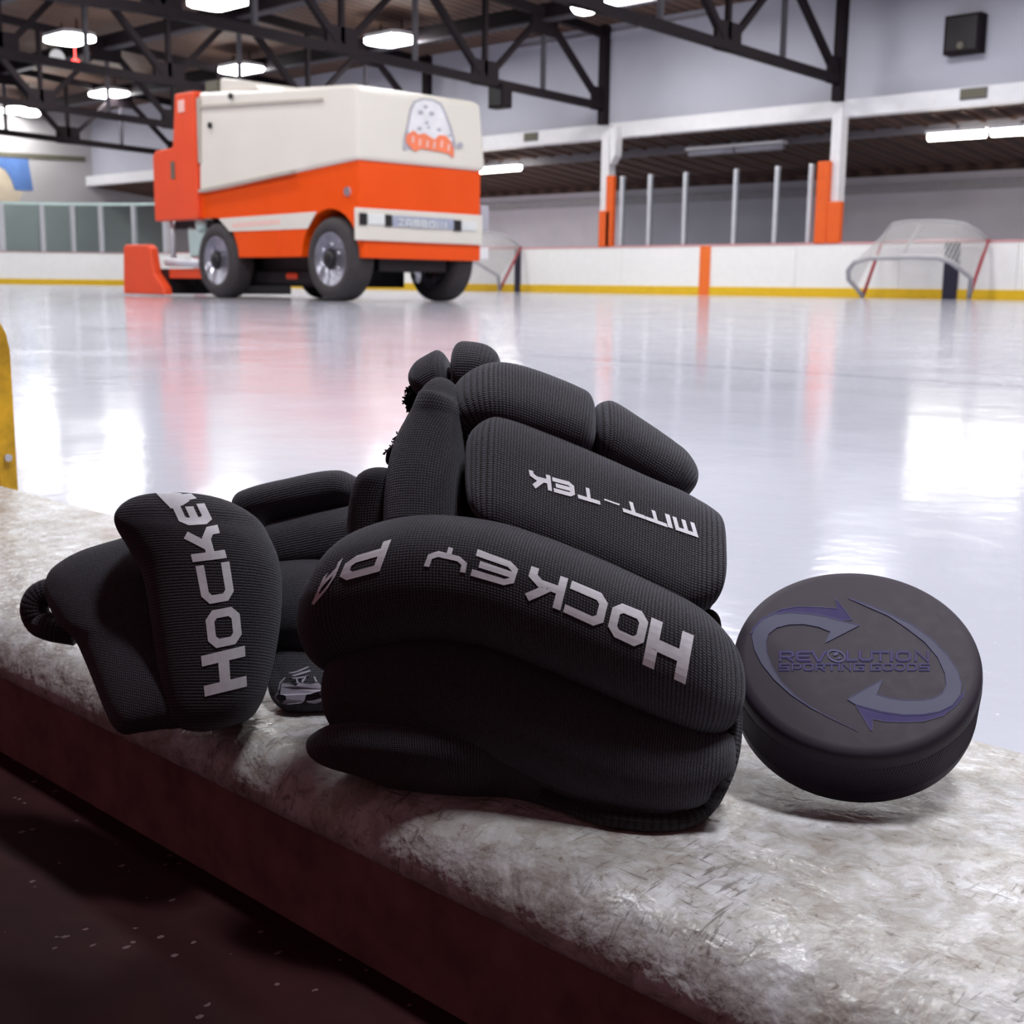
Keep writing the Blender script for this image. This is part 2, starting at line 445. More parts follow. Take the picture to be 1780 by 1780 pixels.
# ------------------------------------------------------------------ ceiling lamps
lamp_pos = [((680, 72), 'third along the row over the ice machine'), ((420, 123), 'just above the rear of the ice machine'),
            ((190, 165), 'left of the ice machine roof'), ((30, 193), 'at the far left end of the row'), ((1078, -4), 'cut by the top edge, right of centre')]
proto = None
def make_lamp(loc, label):
    t = thing('ceiling_light', loc, label, 'ceiling light', 'bright hanging rink lights')
    hx, hy = .62, .42
    pr = [(-hx, 0), (-hx*.55, -hy), (hx*.75, -hy), (hx, 0), (hx*.55, hy), (-hx*.75, hy)]
    pr = [(-hx, -hy*.55), (-hx*.8, -hy), (hx*.8, -hy), (hx, -hy*.55), (hx, hy*.55), (hx*.8, hy), (-hx*.8, hy), (-hx, hy*.55)]
    obj('housing', MB().prism([(a*1.02, b*1.02) for a, b in pr], 2, .07, .16), 'white_paint', t, local=True)
    obj('diffuser', MB().prism(pr, 2, -.03, .07), 'lens', t, local=True)
    obj('hanger', MB().box(-.4, -.37, -.015, .015, .16, .45).box(.37, .40, -.015, .015, .16, .45), 'steel', t, local=True)
    return t
for (px, py), nm in lamp_pos + [((378, 6), 'near the top edge, above the ice machine'), ((121, 70), 'upper left, above the small red light')]:
    p = atz(px, py, 6.0)
    lab = 'bright white hanging rink light ' + nm
    if proto is None: proto = make_lamp(p, lab)
    else: copy_tree(proto, tuple(map(float, p)), lab)
t = thing('hanging_lamp', atz(1016, 11, 5.7), 'small bright white lamp beside the light cut by the top edge', 'lamp')
obj('diffuser', MB().lathe([(.05, .1), (.24, .06), (.27, -.02), (.2, -.12), (.05, -.16)], atz(1016, 11, 5.7), (0, 0, 1), 20), 'lens', t, smooth=True)
obj('stem', MB().tube([atz(1016, 11, 5.7)+[0, 0, .1], atz(1016, 11, 5.7)+[0, 0, .5]], .02), 'steel', t)
p = atz(52, 194, 5.55)
t = thing('hanging_lamp', p, 'small bright lamp at the far left end, close to the last rink light', 'lamp')
obj('diffuser', MB().lathe([(.05, .1), (.3, .06), (.34, -.02), (.26, -.12), (.05, -.16)], p, (0, 0, 1), 20), 'lens', t, smooth=True)
obj('stem', MB().tube([p+[0, 0, .1], p+[0, 0, .9]], .02), 'steel', t)
def area(loc, sx, sy, power, col=(.98, .985, 1)):
    l = bpy.data.lights.new('unseen_rink_lamp', 'AREA'); l.shape = 'RECTANGLE'; l.size = sx; l.size_y = sy; l.energy = power; l.color = col
    o = bpy.data.objects.new('unseen_rink_lamp', l); o.location = loc; COL.objects.link(o)
LP = 150.
for Y in (1.2, 5.8, 10.9, 16.1, 21.3):
    for X in (-44.8, -38.6, -31.2, -24.6, -18., -11.5, -5., .6, 6.5):
        if (Y == 21.3 and X < -15) or (Y == 16.1 and -32 < X < -24) or (Y < 12 and X > 5): continue
        area((X, Y, 6.0), 1.3, .8, LP*(2.5 if Y < 2 and X > -8 else 1.))

# small things on the roof steel
p = atz(86, 104, 5.9)
t = thing('hanging_speaker', p, 'small white speaker hanging under the roof steel at upper left', 'speaker')
obj('body', MB().bar(p+[-.45, 0, .03], p+[.28, 0, -.03], .2, .15), 'white_paint', t)
obj('hanger', MB().tube([p+[0, 0, .08], p+[0, 0, .6]], .02), 'steel', t)
obj('mouth', MB().lathe([(.08, -.08), (.22, .08)], p+[.36, 0, 0], (1, 0, 0), 16), 'white_paint', t)
p = atz(131, 110, 5.9)
tag(obj('hanging_signal_light', MB().tube([p+[0, 0, .12], p+[0, 0, .6]], .02).lathe([(.02, -.13), (.10, -.08), (.13, 0), (.10, .08), (.02, .13)], p, (0, 0, 1), 16), 'red_led', smooth=True), 'small glowing red light under the roof steel at upper left', 'signal light')
p0, p1 = atY(857, 150, 20.6), atY(882, 187, 20.6)
t = thing('hanging_box', ((p0[0]+p1[0])/2, 20.6, p0[2]), 'dark box hanging under the truss, right of the ice machine', 'box')
obj('case', MB().box(p0[0], p1[0], 20.45, 20.75, p1[2], p0[2]), 'steel', t, bevel=.01)
obj('grille_plate', MB().box(p0[0]+.04, p1[0]-.04, 20.43, 20.45, p1[2]+.05, p0[2]-.05), 'black_part', t)
a, b = atY(1653, 32, 24.7), atY(1711, 92, 24.7)
t = thing('wall_vent', ((a[0]+b[0])/2, 24.7, b[2]), 'dark square box high on the lilac wall at upper right', 'vent box')
obj('case', MB().box(a[0], b[0], 24.45, 24.74, b[2], a[2]), 'steel', t, bevel=.01)
obj('front_panel', MB().box(a[0]+.06, b[0]-.06, 24.43, 24.46, b[2]+.06, a[2]-.05), 'black_part', t)
obj('lamp_dot', MB().lathe([(.07, 0), (.07, .02)], ((a[0]+b[0])/2, 24.42, b[2]+.14), (0, -1, 0), 12), 'plaque', t)
for (x0, y0, x1, y1), nm in (((1671, 156, 1714, 169), 'on the white beam at right, under the dark box'), ((912, 233, 934, 243), 'on the white beam just right of the ice machine')):
    a, b = atY(x0, y0, 24.44), atY(x1, y1, 24.44)
    t = thing('beam_plaque', ((a[0]+b[0])/2, 24.44, min(a[2], b[2])), 'small dark plaque ' + nm, 'plaque')
    zc = (a[2]+b[2])/2; hz = .085
    obj('plate', MB().box(a[0], b[0], 24.41, 24.45, zc-hz, zc+hz), 'plaque', t)
    obj('rim_frame', MB().box(a[0]-.02, b[0]+.02, 24.43, 24.452, zc-hz-.02, zc+hz+.02), 'soffit_grey', t)
a, b = atY(900, 84, 24.7), atY(1235, 27, 24.7)
tag(obj('wall_pipe', MB().tube([a, b], .045), 'emblem_grey', smooth=True), 'thin grey pipe running along the top of the lilac wall', 'pipe')

# ------------------------------------------------------------------ recess: tube lights and conduit
def tubelamp(x0, y0, x1, y1, lit, label, Y=25.3):
    a, b = atY(x0, y0, Y), atY(x1, y1, Y)
    t = thing('tube_light', (a+b)/2, label, 'tube light', 'tube lights under the low ceiling')
    d = b-a; n = max(1, int(round(np.linalg.norm(d)/1.4)))
    obj('housing', MB().bar(a+[0, 0, .09], b+[0, 0, .09], .22, .06), 'white_paint', t)
    for i in range(n):
        p, q = a+d*(i+.03)/n, a+d*(i+.97)/n
        obj('tube', MB().tube([p, q], .075, 12), 'tube' if lit else 'tube_off', t, smooth=True)
    obj('bracket', MB().bar((a+b)/2+[0, 0, .1], (a+b)/2+[0, 0, .2], .06, .06), 'soffit_grey', t)
tubelamp(832, 297, 906, 291, True, 'bright tube light under the low ceiling beside the ice machine')
tubelamp(1612, 239, 1716, 232, True, 'bright tube light under the low ceiling at the right edge, left of its neighbour')
tubelamp(1722, 231, 1830, 224, True, 'bright tube light cut by the right edge of the photo')
tubelamp(1196, 267, 1364, 254, False, 'unlit grey tube light under the low ceiling between the two columns')
for X in (-1.5, 2.5, 7., -26., -30.5, -35., -39.5): area((X, 26, 3.25), 2.4, .2, 70., (1, .96, .9))  # unseen lamps added under the low ceiling to brighten the recess wall
a, b = atY(840, 288, 25.9), atY(1830, 203, 25.9)
m = MB().bar(a, b, .10, .22)
tag(obj('conduit_beam', m, 'soffit_grey'), 'grey steel beam under the dark brown low ceiling', 'beam')

# ------------------------------------------------------------------ far boards
t = thing('dasher_boards', (-20, YB, 0), 'long white rink boards with yellow kick plate along the far side', 'rink boards')
xs = [-36.5]
while xs[-1] < 14: xs.append(xs[-1]+2.4)
for x0, x1 in zip(xs, xs[1:]):
    obj('board_panel', MB().box(x0+.005, x1-.005, YB, YB+.1, 0, 1.09), 'white_board', t)
obj('backing', MB().box(xs[0], xs[-1], YB+.02, YB+.11, 0, 1.08), 'net_frame', t)
obj('kick_plate', MB().box(xs[0], xs[-1], YB-.02, YB, 0, .19), 'yellow', t, label='yellow kick plate')
obj('cap_rail', MB().box(xs[0], xs[-1], YB-.02, YB+.14, 1.09, 1.125), 'cap_red', t, label='pink-red cap rail')
def stripe(px0, px1, mat, lab):
    x0, x1 = atY(px0, 470, YB)[0], atY(px1, 470, YB)[0]
    obj('stripe', MB().box(x0, x1, YB-.026, YB-.001, 0.0, 1.09), mat, t, label=lab)
stripe(1216.5, 1234.5, 'orange', 'orange centre line stripe')
stripe(895.5, 905.5, 'navy', 'navy stripe at left')
stripe(1641, 1667, 'navy', 'navy stripe at right')
# curved corner boards at the left end with green glass
R0 = 8.5; cx, cyc = -45+R0, YB-R0
arc = [(cx+R0*math.cos(a), cyc+R0*math.sin(a)) for a in np.linspace(PI/2, PI, 25)]
arc[0] = (-36.51, YB)
arc = arc + [(-45, 8.)]
def wallstrip(pts, z0, z1, th, off=0.):
    m = MB(); n = len(pts); P = []
    for i, p in enumerate(pts):
        q0 = np.array(pts[max(0, i-1)]); q1 = np.array(pts[min(n-1, i+1)]); d = q1-q0; d = d/np.linalg.norm(d)
        nrm = np.array([d[1], -d[0]])           # outward
        P.append((np.array(p)+nrm*off*-1, np.array(p)+nrm*(th-off)*-1))
    vs = []
    for i_, o_ in P: vs += [(*i_, z0), (*o_, z0), (*o_, z1), (*i_, z1)]
    fs = []
    for i in range(n-1):
        k = 4*i
        for a in range(4): b = (a+1) % 4; fs.append((k+a, k+b, k+4+b, k+4+a))
    fs += [(0, 1, 2, 3), (4*n-4, 4*n-3, 4*n-2, 4*n-1)]
    return m.add(vs, fs)
t = thing('corner_boards', (-42.5, 21.7, 0), 'white curved corner boards with yellow kick plate at the far left', 'rink boards')
obj('board_panel', wallstrip(arc, 0, 1.09, -.1), 'white_board', t)
obj('kick_plate', wallstrip(arc, 0, .19, .02), 'yellow', t, label='yellow kick plate')
obj('cap_rail', wallstrip(arc, 1.09, 1.125, -.14, -.02), 'cap_red', t, label='pink-red cap rail')
obj('stripe', wallstrip([arc[2], arc[3]], 0, 1.09, .026).add([], []), 'cap_red', t, label='thin red goal line stripe')
t = thing('corner_glass', (-42.5, 21.7, 1.12), 'tall greenish glass shield with grey posts on the corner boards at left', 'glass shield')
def ray_arc(px, y=430):
    best = min(((abs((890+FPX*((np.array([a_, b_, 1.2])-CAM) @ RT)/((np.array([a_, b_, 1.2])-CAM) @ FW))-px), (a_, b_)) for a_, b_ in dense), key=lambda q: q[0])
    return best[1]
dense = []
for p, q in zip(arc, arc[1:]):
    for s in np.linspace(0, 1, 30): dense.append((p[0]+(q[0]-p[0])*s, p[1]+(q[1]-p[1])*s))
posts = [ray_arc(px) for px in (290, 236, 179, 129, 76, 5)]
for x, y in posts: obj('post', MB().box(x-.08, x+.08, y-.08, y+.08, 1.127, 2.74), 'alu', t)
for (x0, y0), (x1, y1) in zip(posts, posts[1:]):
    obj('pane', wallstrip([(x0, y0), (x1, y1)], 1.13, 2.72, .02), 'glass_green', t)
    obj('top_rail', MB().bar((x0, y0, 2.75), (x1, y1, 2.75), .06, .09), 'tank_green', t)
# glass between the two columns
t = thing('side_glass', (-17, 24.3, 1.12), 'clear glass shield with bright posts on the boards between the two columns', 'glass shield')
gx = [atY(px, 300, 24.28)[0] for px in (1083, 1131.5, 1193, 1280.5, 1352, 1411)]
for x in gx: obj('post', MB().box(x-.045, x+.045, 24.22, 24.34, 1.127, 2.76), 'alu', t, bevel=.02)
for a, b in zip(gx, gx[1:]): obj('pane', MB().box(a+.03, b-.03, 24.275, 24.29, 1.13, 2.70), 'glass', t)

# ------------------------------------------------------------------ columns
def column(xc_top, xc_bot, y_top, pads, label):
    c = atY((xc_top+xc_bot)/2, 320, 24.42)
    X = c[0]
    t = thing('support_column', (X, 24.42, 0), label, 'column')
    obj('shaft', MB().box(X-.115, X+.115, 24.27, 24.55, 0, 4.0), 'white_paint', t, bevel=.015)
    for (x0, x1, ytop), lab in pads:
        a, b = atY(x0, ytop, 24.24), atY(x1, ytop, 24.24)
        obj('pad', MB().box(a[0], b[0], 24.16, 24.30, 1.1, a[2]), 'pad_orange', t, bevel=.03, label=lab)
    obj('base_plate', MB().box(X-.2, X+.2, 24.33, 24.62, 0, .03), 'steel', t)
column(1459, 1451, 200, [((1424, 1446, 281), 'tall orange pad'), ((1442, 1465.5, 351), 'short orange pad')], 'white steel column with two orange pads, right of the glass shield')
column(1061, 1053, 240, [((1057, 1069.5, 306), 'tall orange pad'), ((1044, 1064, 367), 'short orange pad')], 'white steel column with orange pads, left of the glass shield')
X = atY(1067, 255, 24.3)[0]
tag(obj('column_box', MB().prism([(X-.02, 3.05), (X+.12, 3.25), (X+.14, 3.9), (X-.06, 3.9)], 1, 24.2, 24.45), 'white_paint'), 'pale box fixed to the column beside the ice machine side', 'box')

# mural on the end wall
t = thing('wall_mural', (XE, 19.5, 2.9), 'blue and tan painted patch on the pale end wall at far left', 'mural')
r = lambda px, py: CAM + ray(px, py)*((XE+.02)/ray(px, py)[0])
poly = [(-40, 266), (49, 268), (50, 285), (58, 331), (26, 331), (20, 312), (10, 296), (-4, 288), (-40, 285)]
obj('patch', MB().poly3([r(*p) for p in poly]), 'mural_blue', t)
poly = [(-40, 286), (-4, 289), (9, 297), (19, 313), (25, 330), (40, 334), (32, 350), (-40, 352)]
obj('figure', MB().poly3([r(*p)+np.array([.01, 0, 0]) for p in poly]), 'mural_tan', t)
obj('border_strip', MB().bar(r(-40, 266), r(148, 277), .03, .18), 'plaque', t)

# ------------------------------------------------------------------ goals leaning against the boards
def P2(px, py, Y): return atY(px, py, Y)
def goal(dx, label):
    yf, yt, ym = 23.25, 24.1, 22.55
    L0, R0_ = P2(1500, 514, yf), P2(1684, 519, yf)
    L0[2] = R0_[2] = .03
    LT, RT_ = P2(1533, 420, yt), P2(1718, 417, yt)
    sh = np.array([dx, 0, 0])
    t = thing('hockey_goal', (L0+R0_)/2+sh, label, 'hockey goal')
    mk = lambda pts: [np.array(p)+sh for p in pts]
    obj('goal_post', MB().tube(mk([L0, LT]), .036), 'goal_red', t, smooth=True, label='red left post')
    obj('goal_post', MB().tube(mk([R0_, RT_]), .036), 'goal_red', t, smooth=True, label='red right post')
    obj('crossbar', MB().tube(mk([LT, RT_]), .03), 'cap_red', t, smooth=True, label='pale red crossbar')
    base = [L0, P2(1488, 500, ym+.5), P2(1475, 486, ym+.3), P2(1474, 470, ym+.15), P2(1485, 456, ym+.05), P2(1510, 449, ym), P2(1580, 447, ym), P2(1630, 448, ym), P2(1652, 455, ym+.1), P2(1672, 470, ym+.3), P2(1688, 484, yf-.1), R0_]
    obj('base_frame', MB().tube(mk(base), .045), 'net_frame', t, smooth=True)
    top = [LT, P2(1541, 402, yt-.15), P2(1552, 389, yt-.25), P2(1580, 384.5, yt-.3), P2(1640, 384, yt-.3), P2(1676, 388, yt-.25), P2(1700, 402, yt-.1), RT_]
    obj('top_frame', MB().tube(mk(top), .03), 'net_frame', t, smooth=True)
    obj('centre_brace', MB().tube(mk([P2(1602, 388, yt-.3), P2(1572, 438, ym+.4)]), .03), 'net_frame', t, smooth=True)
    # net: from the top frame down to the base frame
    n = 12
    def samp(pts, k):
        pts = np.array(pts); s = np.r_[0, np.cumsum(np.linalg.norm(np.diff(pts, axis=0), axis=1))]
        q = np.linspace(0, s[-1], k); return np.stack([np.interp(q, s, pts[:, i]) for i in range(3)], 1)
    A, B = samp(mk(top), n*2), samp(mk(base[1:-1]), n*2)
    m = MB(); vs = []; uv = []
    for j in range(7):
        w = j/6
        for i in range(n*2):
            vs.append(A[i]*(1-w)+B[i]*w); uv.append((i*.11, w*1.1))
    fs = [(j*2*n+i, j*2*n+i+1, (j+1)*2*n+i+1, (j+1)*2*n+i) for j in range(6) for i in range(2*n-1)]
    m.add(vs, fs); m.uv = uv
    obj('net', m, 'net', t, smooth=True)
goal(0, 'goal frame with red posts and pale net leaning on the boards at right')
d = atY(868, 507, 23.25)[0]-atY(1684, 519, 23.25)[0]
goal(d, 'goal frame with pale net half hidden behind the front of the ice machine')

# ------------------------------------------------------------------ yellow kick plate end beside the gate (left edge)
m = MB(); yk = .4505
q0, q1 = atz(33, 828, T0), atz(10, 828, T0)
m.prism([(.4375, -.02), (.4515, -.02), (.4515, .112), (.449, .126), (.444, .136), (.4375, .140)], 0, -2.2, -.985)
t = thing('gate_board', (-1.0, .44, T0), 'worn yellow kick plate end of the gate boards at the left edge', 'rink boards')
obj('kick_plate', m, 'yellow_worn', t)
obj('board_panel', MB().box(-2.2, -1.035, .36, .4365, T0+.0006, 1.1), 'white_board', t)
obj('screw', MB().lathe([(.003, 0), (.003, .002)], (-.985, .4445, .028), (1, 0, 0), 12), 'alu', t)

# ================================================================== threshold
prof = [(.4295, -.06), (.4295, .004), (.427, .0095), (.421, T0), (.262, T0), (.254, .0116), (.2485, .0104), (.2440, .0082), (.2405, .0052), (.2380, .0015), (.2364, -.0030), (.2360, -.0066), (.2370, -.0085), (.246, -.009), (.246, -.06)]
m = MB(); N = 60; xs = np.linspace(-2.4, 1.2, N)
vs = []
for xx in xs:
    for y, z in prof: vs.append((xx, y, z))
k = len(prof); fs = []
for i in range(N-1):
    for j in range(k): fs.append((i*k+j, i*k+(j+1) % k, (i+1)*k+(j+1) % k, (i+1)*k+j))
fs += [tuple(range(k)), tuple(range((N-1)*k, N*k))]
m.add(vs, fs)
th = thing('threshold_board', (-.4, .33, -.03), 'worn white plastic threshold board with brown scuffs under the gloves and puck', 'threshold')
o = obj('top_board', m, 'threshold', th, smooth=True)
em = o.modifiers.new('split', 'EDGE_SPLIT'); em.split_angle = math.radians(40)
obj('base_strip', MB().box(-2.4, 1.2, .2375, .26, -.08, -.0086), 'base_dark', th, label='dark strip under the front lip')

# ================================================================== padded shapes
def crom(pts, n):
    pts = np.array(pts, float); k = len(pts)
    c = pts[:, :]; d = np.r_[0, np.cumsum(np.maximum(1e-9, np.linalg.norm(np.diff(pts[:, :6], axis=0), axis=1)))]; d /= d[-1]
    out = []
    # spacing denser at both ends
    for s in (1-np.cos(np.linspace(0, PI, n)))/2:
        i = min(max(np.searchsorted(d, s)-1, 0), k-2); u = (s-d[i])/(d[i+1]-d[i])
        p0, p1, p2, p3 = pts[max(i-1, 0)], pts[i], pts[i+1], pts[min(i+2, k-1)]
        h0 = d[i+1]-d[i]
        m1 = (p2-p0)/max(1e-9, d[i+1]-d[max(i-1, 0)])*h0; m2 = (p3-p1)/max(1e-9, d[min(i+2, k-1)]-d[i])*h0
        u2, u3 = u*u, u*u*u
        out.append((2*u3-3*u2+1)*p1+(u3-2*u2+u)*m1+(-2*u3+3*u2)*p2+(u3-u2)*m2)
    return np.array(out)

def loft(st, e=2.3, cap=(.018, .018), ecap=2.2, skew=0., n=64, m=48, rib='u', jit=0.):
    """st: (xt,yt,dt, xb,yb,db, half thickness): two opposite edge points of each cross section, seen from the front"""
    rows = []
    for xt, yt, dt, xb, yb, db, th in st: rows.append(np.r_[atd(xt, yt, dt), atd(xb, yb, db), th])
    S = crom(rows, n)
    T, B, H = S[:, :3], S[:, 3:6], S[:, 6]
    c = (T+B)/2; a = (T-B)/2
    L = np.r_[0, np.cumsum(np.linalg.norm(np.diff(c, axis=0), axis=1))]
    tan = np.gradient(c, axis=0); tan /= np.linalg.norm(tan, axis=1)[:, None]
    vs = []; uv = []
    for i in range(n):
        d = np.cross(a[i], tan[i]); d /= np.linalg.norm(d)
        if d @ (CAM-c[i]) < 0: d = -d
        s = 1.
        for q, cp in ((L[i], cap[0]), (L[-1]-L[i], cap[1])):
            if cp > 0 and q < cp: s = min(s, max(0., 1-(1-q/cp)**ecap)**(1/ecap))
        s = max(s, .02)
        arcv = 0; prev = None
        for j in range(m):
            t = 2*PI*j/m
            ca, sa = math.cos(t), math.sin(t)
            A = math.copysign(abs(ca)**(2/e), ca); D = math.copysign(abs(sa)**(2/e), sa)
            p = c[i] + a[i]*(A*s) + d*(D*H[i]*s) - a[i]*(skew*max(0, D)*s)
            vs.append(p)
            if prev is not None: arcv += np.linalg.norm(p-prev)
            prev = p; uv.append((L[i], arcv) if rib == 'u' else (arcv, L[i]))
    fs = [(i*m+j, i*m+(j+1) % m, (i+1)*m+(j+1) % m, (i+1)*m+j) for i in range(n-1) for j in range(m)]
    fs += [tuple(range(m)), tuple(range((n-1)*m, n*m))]
    b = MB().add(vs, fs); b.uv = uv
    return b

def pillow(outline, depth, th, p=2.6, q=.5, n=96, rings=16, rib='u', back=1.):
    """closed outline of (x, y) with depth as a function, puffed to half thickness th"""
    o = np.array(list(outline)+[outline[0]], float)
    k = len(outline); ang = []
    dd = np.r_[0, np.cumsum(np.linalg.norm(np.diff(o, axis=0), axis=1))]
    pts = []
    for s in np.linspace(0, dd[-1], n, endpoint=False):
        i = min(max(np.searchsorted(dd, s, side='right')-1, 0), k-1); u = (s-dd[i])/(dd[i+1]-dd[i])
        p0, p1, p2, p3 = o[(i-1) % k], o[i % k], o[(i+1) % k], o[(i+2) % k]
        pts.append(.5*((2*p1)+(-p0+p2)*u+(2*p0-5*p1+4*p2-p3)*u*u+(-p0+3*p1-3*p2+p3)*u**3))
    pts = np.array(pts); c = pts.mean(0)
    vs = []; uv = []
    for sgn in (1, -1):
        for r_ in range(rings+1):
            f = (1-(1-r_/rings)**1.6)
            h = th*max(0, 1-f**p)**q*(1 if sgn > 0 else back)
            for j in range(n):
                x, y = c+(pts[j]-c)*f; dp = depth(x, y)
                P = atd(x, y, dp); v = (CAM-P)/np.linalg.norm(CAM-P)
                vs.append(P+v*h*sgn)
                ux, uy = x*dp/FPX, y*dp/FPX
                uv.append((ux, uy) if rib == 'u' else (uy, ux))
    fs = []
    for s in range(2):
        k0 = s*(rings+1)*n
        for r_ in range(rings):
            for j in range(n): fs.append((k0+r_*n+j, k0+r_*n+(j+1) % n, k0+(r_+1)*n+(j+1) % n, k0+(r_+1)*n+j))
    b = MB().add(vs, fs); b.uv = uv
    return b
def weld(o, d=.00005):
    bm = bmesh.new(); bm.from_mesh(o.data); bmesh.ops.remove_doubles(bm, verts=bm.verts, dist=d); bmesh.ops.recalc_face_normals(bm, faces=bm.faces); bm.to_mesh(o.data); bm.free()
    for p in o.data.polygons: p.use_smooth = True
    return o

# ------------------------------------------------------------------ lettering as strokes on a unit cell
lo, hi = .12, .88
BOX = [(.27, lo), (.73, lo), (hi, .27), (hi, .73), (.73, hi), (.27, hi), (lo, .73), (lo, .27), (.27, lo)]
CC = [(1, hi), (.27, hi), (lo, .73), (lo, .27), (.27, lo), (1, lo)]
FONT = {
 'H': [[(lo, 0), (lo, 1)], [(hi, 0), (hi, 1)], [(lo, .5), (hi, .5)]], 'O': [BOX], 'C': [CC],
 'K': [[(lo, 0), (lo, 1)], [(lo, .43), (.66, .43), (hi, .27), (hi, 0)], [(.40, .43), (.88, 1.0)]],
 'E': [CC, [(lo, .5), (.88, .5)]],
 'Y': [[(lo, 1), (lo, .58), (.27, .40), (.73, .40), (hi, .58), (hi, 1)], [(.5, .40), (.5, 0)]],
 'P': [[(lo, 0), (lo, hi), (.73, hi), (hi, .74), (hi, .46), (.73, .34), (lo, .34)]],
 'A': [[(lo, 0), (lo, .70), (.3, hi), (.7, hi), (hi, .70), (hi, 0)], [(lo, .34), (hi, .34)]],
 'M': [[(lo, 0), (lo, hi), (hi, hi), (hi, 0)], [(.5, 0), (.5, hi)]], 'I': [[(.5, 0), (.5, 1)]],
 'T': [[(0, hi), (1, hi)], [(.5, hi), (.5, 0)]], 'R': [[(lo, 0), (lo, hi), (.75, hi), (hi, .76), (hi, .55), (.75, .42), (lo, .42)], [(.5, .42), (.95, 0)]],
 'V': [[(.05, 1), (.45, .05), (.55, .05), (.95, 1)]], 'L': [[(lo, 1), (lo, lo), (1, lo)]], 'U': [[(lo, 1), (lo, .27), (.27, lo), (.73, lo), (hi, .27), (hi, 1)]],
 'N': [[(lo, 0), (lo, 1), (hi, 0), (hi, 1)]], 'S': [[(1, hi), (lo, hi), (lo, .5), (hi, .5), (hi, lo), (0, lo)]],
 'G': [[(1, hi), (lo, hi), (lo, lo), (hi, lo), (hi, .5), (.5, .5)]], 'D': [[(lo, lo), (lo, hi), (.7, hi), (hi, .7), (hi, .3), (.7, lo), (lo, lo)]],
 'Z': [[(0, hi), (.9, hi), (.1, lo), (1, lo)]], 'B': [[(lo, lo), (lo, hi), (.8, hi), (hi, .7), (.7, .5), (lo, .5)], [(.7, .5), (hi, .3), (.8, lo), (lo, lo)]],
}
def stroke_quads(pl, w, asp=1.):
    """quads along a polyline with mitred joints, in cell units (asp = cell width/height)"""
    P = [np.array((p[0]*asp, p[1])) for p in pl]; closed = np.allclose(P[0], P[-1]); n = len(P)
    L = []
    for i in range(n):
        a = P[i]-P[i-1] if i else (P[0]-P[-2] if closed else P[1]-P[0])
        b = P[i+1]-P[i] if i < n-1 else (P[1]-P[0] if closed else P[-1]-P[-2])
        a = a/np.linalg.norm(a); b = b/np.linalg.norm(b)
        na, nb = np.array([-a[1], a[0]]), np.array([-b[1], b[0]])
        k = na+nb; k = k/max(.55, (1+na @ nb))
        L.append((P[i]+k*w/2, P[i]-k*w/2))
    out = []
    for (a0, a1), (b0, b1) in zip(L, L[1:]):
        out.append([(q[0]/asp, q[1]) for q in (a0, b0, b1, a1)])
    return out
def letters(items, cast, w=.24, sub=5):
    """items: (char, BL, BR, TR, TL in pixels[, stroke]); cast(px, py) -> 3d point or None"""
    m = MB()
    for it in items:
        ch, BL, BR, TR, TL = it[:5]; ww = it[5] if len(it) > 5 else w
        BL, BR, TR, TL = map(np.array, (BL, BR, TR, TL))
        asp = np.linalg.norm(BR-BL)/max(1e-6, np.linalg.norm(TL-BL))
        for pl in FONT[ch]:
            for q in stroke_quads(pl, ww, asp):
                q = [np.array(v) for v in q]
                g = []
                for i in range(sub+1):
                    for j in range(sub+1):
                        u, v = i/sub, j/sub
                        c = q[0]*(1-u)*(1-v)+q[1]*u*(1-v)+q[2]*u*v+q[3]*(1-u)*v
                        px = BL*(1-c[0])*(1-c[1])+BR*c[0]*(1-c[1])+TR*c[0]*c[1]+TL*(1-c[0])*c[1]
                        g.append(cast(*px))
                fs = []
                for i in range(sub):
                    for j in range(sub):
                        ids = (i*(sub+1)+j, (i+1)*(sub+1)+j, (i+1)*(sub+1)+j+1, i*(sub+1)+j+1)
                        if all(g[k_] is not None for k_ in ids): fs.append(ids)
                used = sorted({k_ for f in fs for k_ in f}); mp = {k_: i for i, k_ in enumerate(used)}
                m.add([g[k_] for k_ in used], [tuple(mp[k_] for k_ in f) for f in fs])
    return m
def caster(mb, lift=.00025):
    bv = BVHTree.FromPolygons([Vector(v) for v in mb.v], mb.f)
    def f(px, py):
        r = ray(px, py); r = r/np.linalg.norm(r)
        h = bv.ray_cast(Vector(CAM), Vector(r))
        if h[0] is None: return None
        n = h[1] if h[1].dot(Vector(r)) < 0 else -h[1]
        return np.array(h[0]+n*lift)
    return f
def conv(items, ox, oy, s):
    return [(it[0], *[(ox+p[0]/s, oy+p[1]/s) for p in it[1:5]], *it[5:]) for it in items]

# ------------------------------------------------------------------ right-hand glove (facing the camera, fingers up and away)
gd = lambda x: .412-(x-700)*5e-5
ct = lambda x, y: depth_at_z(x, y, T0+.0014)
gr = thing('hockey_mitten', atz(1000, 1420, T0), 'large black knit hockey mitten standing beside the puck, white lettering upside down', 'hockey mitten', 'pair of black hockey mittens')
def S(lst, dt, db, th):
    out = []
    for (xt, yt), (xb, yb) in lst:
        f = lambda v, x, y: v(x, y) if callable(v) else v+gd(x)
        out.append((xt, yt, f(dt, xt, yt), xb, yb, f(db, xb, yb), th))
    return out
